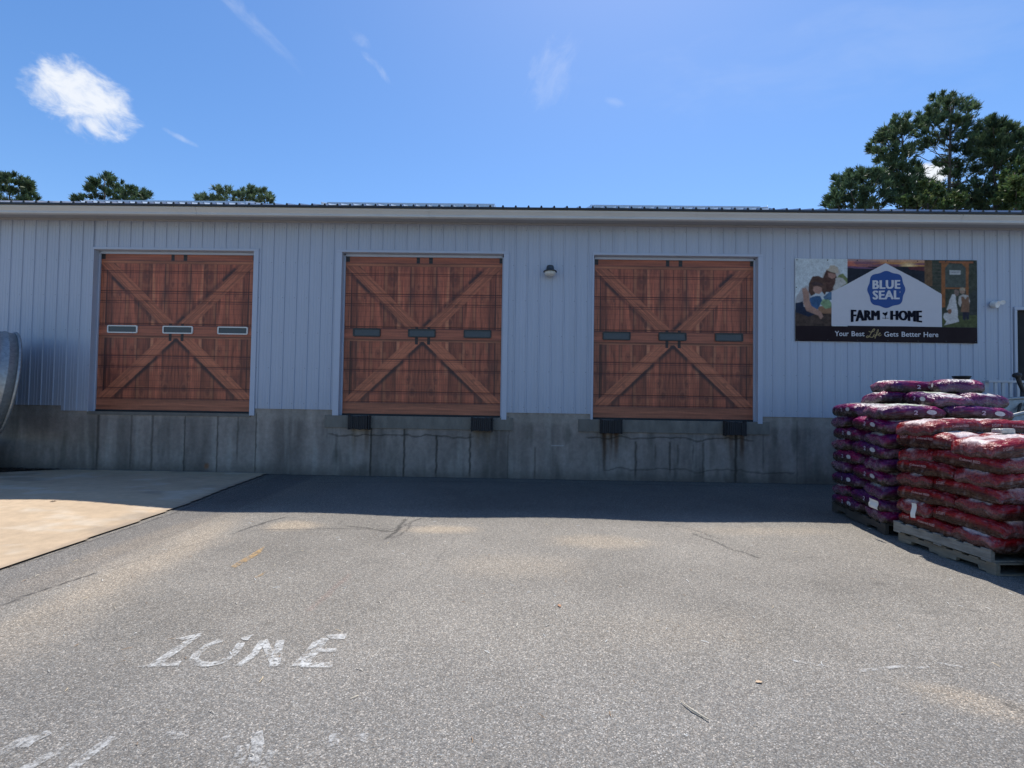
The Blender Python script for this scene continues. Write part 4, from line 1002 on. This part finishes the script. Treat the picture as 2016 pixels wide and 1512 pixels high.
def stack(kind, origin, ang, zbase, nlayers, dz, stackname, group, depth=1.17, width=1.35, skip=None, extra=()):
    """footprint local: x 0..width (right), y 0..depth (away); 5 bags a layer, turned about every other layer"""
    sx, sy = width/1.35, depth/1.17
    ca, sa = math.cos(ang), math.sin(ang)
    def place(lx, ly, z, rz, label, vi):
        o = bpy.data.objects.new(kind+'_bag', BAGS[kind][vi % NB]); COL.objects.link(o)
        x = origin[0]+lx*ca-ly*sa; y = origin[1]+lx*sa+ly*ca
        o.location = (x, y, z); o.rotation_euler = (R(random.uniform(-2.2, 2.2)), R(random.uniform(-2.5, 2.5)), ang+rz+R(random.uniform(-2.5, 2.5)))
        ov = Vector((lx-width/2, ly-depth/2, 0)); ov = Vector((ov.x*ca-ov.y*sa, ov.x*sa+ov.y*ca, 0)).normalized()
        tl = Matrix.Rotation(R(random.uniform(1.5, 4.5)), 3, Vector((0, 0, 1)).cross(ov)) @ o.rotation_euler.to_matrix()
        o.rotation_euler = tl.to_euler()
        tag(o, label, 'bag', group)
    for n_ in range(nlayers):
        z = zbase+dz*(n_+.5)
        if n_ % 2 == 0: rows = [('x', .235, .35, 'rear-left' , 0)]
        L_ = []
        if n_ % 2 == 0:   # near row: two bags across; far row: three bags end-on to the wall
            L_ = [(.35, .235, 0, 'near left corner'), (1.03, .235, 0, 'near right corner'),
                  (.235, .82, 90, 'left side, wall end'), (.69, .82, 90, 'middle, wall end'), (1.13, .82, 90, 'right side, wall end')]
        else:
            L_ = [(.235, .35, 90, 'left side, viewer end'), (.69, .35, 90, 'middle, viewer end'), (1.13, .35, 90, 'right side, viewer end'),
                  (.35, .935, 0, 'far left corner'), (1.03, .935, 0, 'far right corner')]
        for j, (lx, ly, rz, where) in enumerate(L_):
            if skip and skip(n_, lx, ly): continue
            place(lx*sx+random.uniform(-.012, .012), ly*sy+random.uniform(-.012, .012), z+random.uniform(-.006, .006)+(0 if n_ else .0), R(rz+random.choice((0, 180))),
                  f"{stackname}, {lay(n_)}, {where}", n_*5+j*3+random.randint(0, 4))
    for (lx, ly, z, rz, label, vi) in extra: place(lx, ly, z, R(rz), label, vi)
# near red stack
m_pal = mat('pallet_wood', (.25, .215, .165), .85, vary=.35, scale=4, bump=.5, bscale=25, stretch=(8, 1, 8))
m_pal2 = mat('grey_pallet_wood', (.27, .255, .225), .9, vary=.45, scale=5, bump=.6, bscale=25, stretch=(8, 1, 8))
m_pal3 = mat('dark_pallet_wood', (.07, .06, .05), .9, vary=.35, scale=4, bump=.5, bscale=25, stretch=(8, 1, 8))
def pallet(x, y, z, ang, m, label, w=1.02, d=1.07, h=.12, notch=True):
    o = thing('wooden_pallet', label, 'pallet', (x, y, z), ang, 'pallets under the bagged goods')
    for xs_ in (.0, w/2-.02, w-.04):
        q = MB(); z0, z1 = .017, h-.017
        if notch:
            prof = [(0, z0), (.16, z0), (.17, z0+.038), (.38, z0+.038), (.39, z0), (d-.39, z0), (d-.38, z0+.038), (d-.17, z0+.038), (d-.16, z0), (d, z0), (d, z1), (0, z1)]
        else: prof = [(0, z0), (d, z0), (d, z1), (0, z1)]
        n_ = len(prof)
        q.add([(xs_, p[0], p[1]) for p in prof]+[(xs_+.04, p[0], p[1]) for p in prof], [tuple(range(n_))[::-1], tuple(range(n_, 2*n_))]+[(i, (i+1) % n_, n_+(i+1) % n_, n_+i) for i in range(n_)])
        q.build('stringer', m, o)
    for k in range(7):
        y0 = k*(d-.09)/6; q = MB(); q.box(-.004, w+.004, y0, y0+.09, h-.0165, h); q.build('deck_board', m, o, bevel=.002)
    for y0 in (.0, d/2-.045, d-.09):
        q = MB(); q.box(-.003, w+.003, y0, y0+.09, 0, .0165); q.build('base_board', m, o, bevel=.002)
    return o
ra = math.atan2(.07, 1.06)     # left side of red stack leans slightly
RO = (4.47, 4.60); rang = ra
pallet(RO[0], RO[1], .0, rang, m_pal, 'notched brown pallet on the asphalt, lower of the two under the red bags', w=1.25)
pallet(RO[0]-.03, RO[1]+.02, .12, rang+.01, m_pal2, 'weathered grey pallet directly under the red bags, resting on another pallet', w=1.25, notch=False)
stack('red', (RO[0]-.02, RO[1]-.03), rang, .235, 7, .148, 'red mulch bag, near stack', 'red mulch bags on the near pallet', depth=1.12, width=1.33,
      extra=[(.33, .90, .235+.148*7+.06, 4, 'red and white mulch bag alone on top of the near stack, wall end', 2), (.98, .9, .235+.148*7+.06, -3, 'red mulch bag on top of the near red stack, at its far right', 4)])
PO = (4.38, 5.86); pang = math.atan2(-.22, 1.42)*-1
pang = math.atan2(4.38-4.60, 1.46)*-1*-1
pallet(PO[0]+.05, PO[1]+.05, 0, pang, m_pal3, 'dark pallet under the tall purple stack', w=1.3, d=1.3, h=.14)
topsk = lambda n_, lx, ly: (n_ >= 11 and lx < .5)
PZ = .13+.16*9
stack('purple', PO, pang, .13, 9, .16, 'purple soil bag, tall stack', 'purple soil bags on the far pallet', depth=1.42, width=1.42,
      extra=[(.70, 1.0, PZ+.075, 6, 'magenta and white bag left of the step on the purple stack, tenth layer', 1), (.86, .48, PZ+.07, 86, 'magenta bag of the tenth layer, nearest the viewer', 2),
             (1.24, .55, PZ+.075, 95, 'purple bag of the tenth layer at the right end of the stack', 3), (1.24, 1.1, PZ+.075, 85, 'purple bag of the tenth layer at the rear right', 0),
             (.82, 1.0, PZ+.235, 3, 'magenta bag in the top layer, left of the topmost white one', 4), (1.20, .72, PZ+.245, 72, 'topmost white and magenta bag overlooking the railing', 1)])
# third stack, mostly outside the frame
pallet(4.72, 3.45, 0, .02, m_pal, 'brown pallet at the right edge of the picture, nearest the viewer', w=1.1, d=1.1)
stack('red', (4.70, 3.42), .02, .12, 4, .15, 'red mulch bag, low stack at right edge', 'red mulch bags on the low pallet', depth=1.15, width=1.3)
# paper labels and scraps on the stacks
m_paper = mat('paper_label', (.66, .66, .64), .5, vary=.06)
def card(name, label, cat, px, Y, w_, h_, tiltz=0, tilty=0):
    c = at(*px, Y); q = MB(); n_ = 6
    vs = []; 
    for j in range(n_+1):
        for i in range(n_+1):
            u_, v_ = i/n_-.5, j/n_-.5; vs.append((.004-.012*math.sin(u_*4)+.006*math.sin(v_*7), u_*w_, v_*h_))
    top_ = [(x-.002, y, z) for x, y, z in vs]
    N_ = (n_+1)**2; f1 = [(j*(n_+1)+i, j*(n_+1)+i+1, (j+1)*(n_+1)+i+1, (j+1)*(n_+1)+i) for j in range(n_) for i in range(n_)]
    q.add(vs, f1); q.add(top_, [k[::-1] for k in f1])
    o = q.build(name, m_paper, smooth=True); o.location = tuple(c); o.rotation_euler = (tilty, 0, tiltz); tag(o, label, cat); return o
card('paper_label', 'small white paper label stuck on the lower purple bags', 'label', (1719, 992), 5.84, .14, .105, pang, .12)
q = MB()
for k in range(3): q.box(-.075+k*.002, .075-k*.003, -.06, -.0595, -.030+k*.016, -.022+k*.016)
card('torn_tag', 'narrow torn white plastic strip hanging on the red bags', 'tag', (1798, 1005), 5.30, .035, .16, rang, .1)
cc = at(1975, 852, 4.98)
q = MB(); q.add([(-.07, -.06, 0), (.07, -.06, 0), (.07, .06, 0), (-.07, .06, 0), (-.065, -.055, .05), (.068, -.058, .055), (.065, .058, .05), (-.07, .055, .045)], [(0, 3, 2, 1), (4, 5, 6, 7), (0, 1, 5, 4), (1, 2, 6, 5), (2, 3, 7, 6), (3, 0, 4, 7)])
o = q.build('plastic_wrap_roll', mat('cloudy_plastic', (.42, .42, .38), .25, vary=.3, scale=20, bump=.6, bscale=40), bevel=.012); o.location = (cc[0], cc[1], .235+.148*7+.035); tag(o, 'small cloudy plastic pack lying on the white top bag of the red stack', 'plastic pack')

# ------------------------------------------------------------------ stock tanks
def galv(name):
    m, n, l, b = node_mat(name)
    b.inputs['Metallic'].default_value = .6; b.inputs['Roughness'].default_value = .4
    t = n.new('ShaderNodeTexCoord'); v = n.new('ShaderNodeTexVoronoi'); v.inputs['Scale'].default_value = 28; l.new(t.outputs['Object'], v.inputs['Vector'])
    r = n.new('ShaderNodeValToRGB'); r.color_ramp.elements[0].color = (.28, .30, .31, 1); r.color_ramp.elements[1].color = (.37, .39, .40, 1)
    s = n.new('ShaderNodeSeparateColor'); l.new(v.outputs['Color'], s.inputs[0]); l.new(s.outputs[0], r.inputs[0]); l.new(r.outputs[0], b.inputs['Base Color'])
    q = n.new('ShaderNodeMapRange'); l.new(s.outputs[1], q.inputs[0]); q.inputs[3].default_value = .4; q.inputs[4].default_value = .6; l.new(q.outputs[0], b.inputs['Roughness'])
    return m
m_galv = galv('galvanized_steel')
def tank(label, rad, hgt, loc, rot, part_extra=True):
    o = thing('stock_tank', label, 'stock tank', loc); o.rotation_euler = rot
    pr = [(0, 0), (rad*.97, 0), (rad, .02)]
    for z in (hgt*.18, hgt*.46, hgt*.74):
        pr += [(rad, z-.026), (rad+.018, z-.008), (rad+.018, z+.008), (rad, z+.026)]
    pr += [(rad, hgt-.03)]
    inner = [(rad-.006, hgt-.03), (rad-.006, .03), (rad*.9, .012), (0, .012)]
    q = MB(); q.lathe(pr+inner, 96); q.build('tank_wall', m_galv, o, smooth=True)
    q = MB(); n_ = 96
    q.tube([(rad*math.cos(2*math.pi*k/n_)*1.008, rad*math.sin(2*math.pi*k/n_)*1.008, hgt-.02) for k in range(n_+1)], .024, 10, cap=False)
    q.build('rolled_rim', m_galv, o, smooth=True)
    return o
# left: one tank on edge leaning by the wall, on an upturned one
c = at(-62, 757, 8.35)
tank('large galvanized stock tank standing on edge against the siding, cut by the left edge', .95, .62, (-9.90, 8.35, 1.76), (R(-96), R(0), R(-34)))
tank('upturned galvanized stock tank on the bed at the left edge, under the leaning one', 1.0, .58, (-10.9, 8.35, .62), (R(180), 0, 0))
tank('galvanized stock tank tilted behind the bagged goods, its open top facing the viewer', 1.15, .62, (8.05, 7.35, .56), (R(32), R(-14), 0))
tank('lower galvanized stock tank tilted in front of the other, beside the red bags', 1.1, .6, (7.3, 6.2, .47), (R(28), R(-16), 0))

# ------------------------------------------------------------------ small things at the right end
c = at(1893, 742, 8.9)
q = MB(); q.lathe([(0, 0), (.20, 0), (.20, .04), (.07, .08), (.045, .3), (.045, c[2]-.35), (.07, c[2]-.12), (.115, c[2]-.03), (.135, c[2]+.0), (.135, c[2]+.015), (.12, c[2]+.015), (.11, c[2]-.01), (0, c[2]-.02)], 28)
o = q.build('pedestal_bowl', mat('black_metal', (.02, .02, .022), .5, vary=.2), smooth=True); o.location = (c[0], 8.9, 0); tag(o, 'black round rimmed bowl on a post showing just above the purple stack', 'planter')
c = at(1985, 740, 8.15)
sc_ = thing('tripod_stand', 'black jointed stand with splayed legs leaning at the railing', 'stand', (c[0], 8.0, 0))
mbk = mat('stand_black', (.015, .015, .018), .5, vary=.2)
zt = c[2]
q = MB(); q.tube([(-.02, 0, zt+.04), (.04, 0, zt-.14), (.10, 0, zt-.28)], [.035, .03, .028], 10); q.lathe([(0, -.04), (.05, -.03), (.06, 0), (.05, .03), (0, .04)], 16, 0, Matrix.Translation((-.01, 0, zt))); q.build('stand_head', mbk, sc_)
for p in ((-.35, .02, .0), (.45, .05, 0), (.1, -.4, 0)):
    q = MB(); q.tube([(.09, 0, zt-.26), p], [.02, .016], 8); q.build('leg', mbk, sc_)

# litter
m_leaf = mat('dry_leaf', (.42, .22, .12), .8, vary=.3); m_twig = mat('dry_twig', (.50, .44, .34), .8, vary=.2)
def leaf(px, size, rz, label, col=m_leaf):
    p = gnd(*px); q = MB(); n_ = 7; vs = []
    outl = [(0, 0), (.3, .28), (.55, .22), (.62, .40), (.8, .2), (1.1, .05)]
    pts_ = outl+[(x, -y*.9) for x, y in outl[-2:0:-1]]
    vs = [(x*size, y*size, .006+.25*size*abs(y)) for x, y in pts_]; q.add(vs, [tuple(range(len(vs)))]); q.add([(x, y, z-.001) for x, y, z in vs], [tuple(range(len(vs)))[::-1]])
    o = q.build('dry_leaf', col); z_ = float(zg(p[0], p[1])); o.location = (p[0], p[1], z_+(.02 if p[0] < -4.6 else 0)); o.rotation_euler = (0, 0, R(rz)); tag(o, label, 'leaf', 'dry leaves on the ground'); return o
leaf((97, 1004), .07, 20, 'dark brown leaf lying on the sunny part of the concrete pad', mat('dark_leaf', (.10, .06, .04), .8))
leaf((1103, 1197), .045, 100, 'small orange leaf on the asphalt in front of the middle dock door')
leaf((1487, 1344), .04, 5, 'pale tan leaf on the asphalt near the twig', mat('tan_leaf', (.55, .40, .26), .8))
leaf((8, 1120), .05, 60, 'brown leaf at the edge of the concrete pad by the left frame', mat('dark_leaf_b', (.12, .07, .05), .8))
P_ = [gnd(1340, 1384), gnd(1362, 1402), gnd(1380, 1412), gnd(1395, 1422)]
q = MB(); q.tube([(p[0], p[1], float(zg(p[0], p[1]))+.008+.004*(i % 2)) for i, p in enumerate(P_)], [.003, .005, .005, .0035], 6); tag(q.build('dry_twig', m_twig), 'thin pale twig lying on the asphalt in the right foreground', 'twig')
q = MB()
for i in range(420):
    x = random.uniform(-4.2, 6); y = random.uniform(1.9, 6.4)**1.0; a_ = random.uniform(0, 6.28); L_ = random.uniform(.008, .028); w_ = random.uniform(.001, .0022); z_ = float(zg(x, y))+.005
    c0 = random.choice([(.55, .48, .36), (.62, .58, .5), (.5, .4, .26), (.3, .2, .12), (.7, .68, .62)])
    dx, dy = math.cos(a_)*L_, math.sin(a_)*L_; sx, sy = -math.sin(a_)*w_, math.cos(a_)*w_
    q.add([(x-dx-sx, y-dy-sy, z_), (x-sx*3, y-sy*3, z_+.003), (x+dx-sx, y+dy-sy, z_), (x+dx+sx, y+dy+sy, z_+.001), (x-sx, y-sy, z_+.006), (x-dx+sx, y-dy+sy, z_+.001)], [(0, 1, 4, 5), (1, 2, 3, 4)], 0, c0)
tag(q.build('straw_bits', mat('straw', (1, 1, 1), .8, attr='Col'), attr=True), 'scattered straw and wood slivers on the asphalt', 'straw', kind='stuff')

# ------------------------------------------------------------------ trees
def foliage_mat(name, tr=.25):
    m, n, l, b = node_mat(name)
    a = n.new('ShaderNodeAttribute'); a.attribute_name = 'Col'; l.new(a.outputs['Color'], b.inputs['Base Color'])
    b.inputs['Roughness'].default_value = .55; b.inputs['Specular IOR Level'].default_value = .35
    t = n.new('ShaderNodeBsdfTranslucent'); l.new(a.outputs['Color'], t.inputs[0]); mx = n.new('ShaderNodeMixShader'); mx.inputs[0].default_value = tr
    l.new(b.outputs[0], mx.inputs[1]); l.new(t.outputs[0], mx.inputs[2]); l.new(mx.outputs[0], n['Material Output'].inputs[0]); return m
m_ndl = foliage_mat('pine_needles', .3); m_brk = mat('bark', (.10, .08, .065), .9, vary=.35, scale=3, bump=.6, bscale=12)
def tree(kind, label, base_px, Yd, top_px, lobes, cols, dens=1.0, leafy=False, group=None, trunk_r=.32):
    """lobes: (px, py, radius in photo pixels); each becomes a limb with tufts at its own depth"""
    tp = Vector(at(*top_px, Yd)); bx = float(at(base_px, 500, Yd)[0]); base = Vector((bx, Yd, -.1))
    root = thing(kind, label, 'tree', tuple(base), 0, group)
    def tr(p): return Vector(p)-base
    tk = MB(); npt = 9; tp_l = []
    for i in range(npt):
        s = i/(npt-1); p = base.lerp(tp, s)+Vector((.25*math.sin(s*5+bx), .2*math.cos(s*4+bx), 0))*s*(1-s)*2; tp_l.append(p)
    tk.tube([tr(p) for p in tp_l], [trunk_r*(1-.93*i/(npt-1)) for i in range(npt)], 9)
    fv = []; fc = []; ff = []
    rs = random.Random(int(base_px)); more = []
    for (px, py, rp) in lobes:
        for _ in range(4):
            t_ = rs.uniform(-.6, 3.8)*-1; k_ = rs.uniform(.8, 1.35); more.append((px+math.cos(t_)*rp*k_*1.1, py+math.sin(t_)*rp*k_*1.05, rp*rs.uniform(.16, .36)))
    if group and 'left half' in group: lobes = [(a_, b_+3, c_*.82) for a_, b_, c_ in lobes]; more = [(a_, b_+2, c_*.8) for a_, b_, c_ in more]
    nmain = len(lobes); lobes = [(a_, b_, c_*.84) for a_, b_, c_ in lobes]+more
    scale = Yd/F_PX
    for li, (px, py, rp) in enumerate(lobes):
        off = random.uniform(-1.6, 1.6); c = Vector(at(px, py, Yd+off)); rad = rp*scale
        # limb from the trunk, starting lower than the lobe
        hz = c.z-(c-tp).xy.length*.35-.6; s = max(.25, min(.97, hz/tp.z)); st_ = base.lerp(tp, s)
        mid = st_.lerp(c, .55)+Vector((0, 0, -.12*(c-st_).length)); r0 = max(.03, trunk_r*(1-.93*s)*.5)
        
        if li < nmain: tk.tube([tr(st_), tr(mid), tr(c)], [r0, r0*.6, .02], 6)
        outd = Vector((c.x-st_.x, (c.y-st_.y)*.7, abs(c.z-st_.z)*.7+.5)).normalized()
        nt_ = int(dens*(9+150*(rad/1.0)**2))
        tone0 = random.uniform(.75, 1.2)
        for k in range(nt_):
            v = Vector((random.gauss(0, 1), random.gauss(0, 1), random.gauss(0, 1))).normalized()*min(1.35, abs(random.gauss(0, .62)))
            # clumps: snap toward sub-branches
            p = c+Vector((v.x*rad*1.12, v.y*rad*1.1, v.z*rad*.86))
            if k % 7 == 0: tk.tube([tr(c.lerp(p, .1)), tr(p)], [.018, .007], 4, cap=False)
            d = (v*.75+outd*.5+Vector((0, 0, .45))).normalized()
            tone = tone0*random.uniform(.75, 1.9); cc_ = A(random.choice(cols))*tone
            nb = 9 if not leafy else 8
            ln = (.34 if not leafy else .2)
            a1 = d.cross(Vector((0, 0, 1))); a1 = a1.normalized() if a1.length > .05 else Vector((1, 0, 0)); a2 = d.cross(a1)
            for q_ in range(nb):
                t = random.uniform(0, 6.28); sp_ = random.uniform(.15, .95) if not leafy else random.uniform(.4, 1.6)
                dd = (d+(a1*math.cos(t)+a2*math.sin(t))*sp_).normalized(); L_ = ln*random.uniform(.6, 1.25)
                w_ = .022 if not leafy else .065
                sd_ = dd.cross(Vector((random.uniform(-1, 1), random.uniform(-1, 1), random.uniform(-1, 1)))).normalized()*w_
                st2 = p+d*random.uniform(-.14, .12)+(Vector((random.uniform(-.1, .1), random.uniform(-.1, .1), random.uniform(-.1, .1))) if leafy else Vector((0, 0, 0)))
                o_ = len(fv); fv += [tuple(tr(st2-sd_*.5)), tuple(tr(st2+sd_*.5)), tuple(tr(st2+dd*L_*.6+sd_)), tuple(tr(st2+dd*L_)), tuple(tr(st2+dd*L_*.6-sd_))]; fc += [tuple(cc_)]*5; ff.append((o_, o_+1, o_+2, o_+3, o_+4))
    tk.build('trunk', m_brk, root, smooth=True)
    cm = MB(); cm.v = fv; cm.f = ff; cm.m = [0]*len(ff); cm.c = fc
    cm.build('crown', m_ndl, root, attr=True)
    return root
PINE = [(.055, .095, .045), (.075, .12, .055), (.045, .08, .045), (.10, .14, .065), (.06, .085, .04)]
BRT = [(.055, .095, .03), (.075, .11, .035), (.045, .08, .028), (.10, .125, .045)]
def fill(x0, x1, y0, y1, r, n, seed):
    rr = random.Random(seed); return [(rr.uniform(x0, x1), rr.uniform(y0, y1), r*rr.uniform(.7, 1.2)) for _ in range(n)]
G_ = 'pine trees behind the right end of the warehouse'
tree('pine_tree', 'tallest dark pine behind the roof at right, with a forked pointed top', 1850, 34, (1872, 200),
     [(1852, 200, 12), (1866, 196, 12), (1880, 206, 15), (1862, 222, 18), (1900, 205, 10), (1908, 218, 12), (1840, 222, 12), (1828, 236, 15), (1845, 240, 18), (1885, 235, 20), (1905, 245, 18), (1815, 246, 12),
      (1822, 262, 16), (1860, 262, 22), (1895, 268, 24), (1918, 270, 18), (1840, 282, 14), (1875, 295, 22), (1905, 300, 24), (1930, 298, 20), (1822, 290, 11), (1855, 325, 14), (1890, 330, 20), (1920, 335, 22), (1945, 325, 20), (1800, 262, 10)]
     + fill(1850, 1960, 345, 420, 22, 12, 3)+[(1795, 300, 9), (1808, 335, 7)], PINE, 1.0, group=G_)
tree('pine_tree', 'narrower dark pine left of the tallest one, with ragged side limbs', 1787, 32, (1776, 240),
     [(1775, 240, 10), (1768, 252, 14), (1780, 262, 15), (1760, 258, 8), (1740, 268, 10), (1745, 280, 12), (1728, 276, 7), (1765, 285, 14), (1718, 297, 7), (1730, 300, 7), (1740, 312, 12), (1760, 312, 16), (1780, 310, 15), (1795, 300, 10),
      (1752, 324, 8), (1770, 332, 14), (1790, 336, 14), (1755, 340, 10), (1748, 352, 9), (1780, 358, 18), (1795, 372, 16)]+fill(1750, 1840, 365, 425, 20, 15, 4), PINE, 1.0, group=G_)
tree('pine_tree', 'low spreading pine at the left end of the right hand tree group', 1708, 30, (1700, 352),
     [(1665, 350, 9), (1655, 362, 11), (1648, 378, 10), (1640, 392, 9), (1632, 402, 7), (1672, 368, 12), (1684, 348, 10), (1692, 358, 13), (1705, 350, 10), (1720, 350, 10), (1732, 345, 8), (1735, 360, 12), (1712, 370, 15), (1680, 388, 14), (1660, 398, 12), (1700, 395, 16), (1735, 382, 15), (1750, 395, 14), (1648, 412, 10), (1690, 412, 14), (1725, 410, 15)], [(.06, .10, .05), (.08, .125, .06), (.05, .085, .045)], .95, group=G_)
tree('pine_tree', 'wide dark pine leaning to the right edge with long level limbs', 1965, 33, (1958, 246),
     [(1955, 242, 9), (1958, 255, 12), (1945, 262, 12), (1975, 262, 9), (1990, 252, 7), (1983, 260, 9), (1965, 280, 16), (1945, 282, 14), (1990, 286, 12), (2008, 270, 10), (2020, 262, 10), (2005, 290, 14), (1975, 305, 18), (2000, 315, 18), (2025, 300, 18), (1955, 320, 16), (1985, 340, 20), (2030, 335, 20), (2050, 300, 20), (1968, 245, 8), (1980, 275, 12), (2012, 262, 12), (1998, 268, 12), (1972, 290, 16), (2030, 275, 16), (1940, 300, 16)]+fill(1950, 2060, 350, 425, 22, 12, 5), PINE, 1.0, group=G_)
tree('leafy_tree', 'brighter green leafy tree low at the right edge under the pines', 2000, 29, (1998, 340),
     [(2005, 338, 14), (1990, 352, 13), (2015, 358, 18), (1995, 375, 16), (1975, 385, 12), (2010, 395, 20), (2035, 375, 22), (1985, 405, 16)]+fill(1980, 2060, 360, 420, 18, 6, 6), BRT, 1.1, True)
tree('leafy_tree', 'yellow green leafy undergrowth tree between the pine trunks', 1830, 29, (1826, 372), [(1826, 372, 9), (1850, 380, 9), (1845, 398, 12), (1815, 395, 12), (1868, 395, 11), (1780, 400, 10), (1890, 402, 12), (1862, 412, 12)], BRT, .8, True)
GL = 'pine tops showing above the left half of the roof'
tree('pine_tree', 'dark pine top above the roof at the left edge', 20, 38, (18, 342), [(20, 345, 7), (12, 355, 10), (30, 358, 10), (45, 362, 8), (55, 358, 5), (5, 370, 14), (28, 376, 15), (50, 378, 10), (58, 370, 6), (60, 390, 8), (40, 395, 12), (10, 395, 15), (-15, 375, 15), (-10, 355, 10)]+fill(-20, 60, 400, 440, 15, 6, 8), PINE, 1.1, group=GL)
tree('pine_tree', 'rounded pine top above the roof over the left dock door', 218, 38, (206, 350), [(206, 350, 7), (215, 352, 7), (196, 356, 8), (178, 362, 6), (172, 372, 6), (185, 372, 9), (205, 370, 14), (225, 366, 10), (238, 372, 10), (250, 378, 9), (262, 380, 7), (278, 382, 6), (288, 388, 6), (180, 386, 9), (200, 388, 13), (225, 386, 14), (248, 392, 12), (270, 394, 9), (148, 392, 4), (165, 394, 7)]+fill(170, 280, 402, 440, 14, 7, 9), [(.055, .09, .045), (.075, .115, .05), (.045, .075, .04)], 1.0, group=GL)
tree('pine_tree', 'low pale pine top above the roof between the left and middle dock doors', 465, 38, (460, 375), [(428, 374, 5), (440, 380, 7), (452, 376, 6), (462, 382, 7), (478, 382, 7), (495, 374, 5), (500, 380, 6), (512, 376, 5), (515, 386, 8), (528, 388, 5), (532, 396, 5), (485, 390, 9), (460, 392, 10), (440, 392, 8), (415, 388, 5), (402, 388, 4), (405, 394, 6), (390, 392, 3), (425, 396, 8), (500, 396, 9)]+fill(410, 520, 404, 430, 12, 6, 10), [(.10, .14, .08), (.085, .13, .06), (.12, .16, .09)], .9, group=GL)
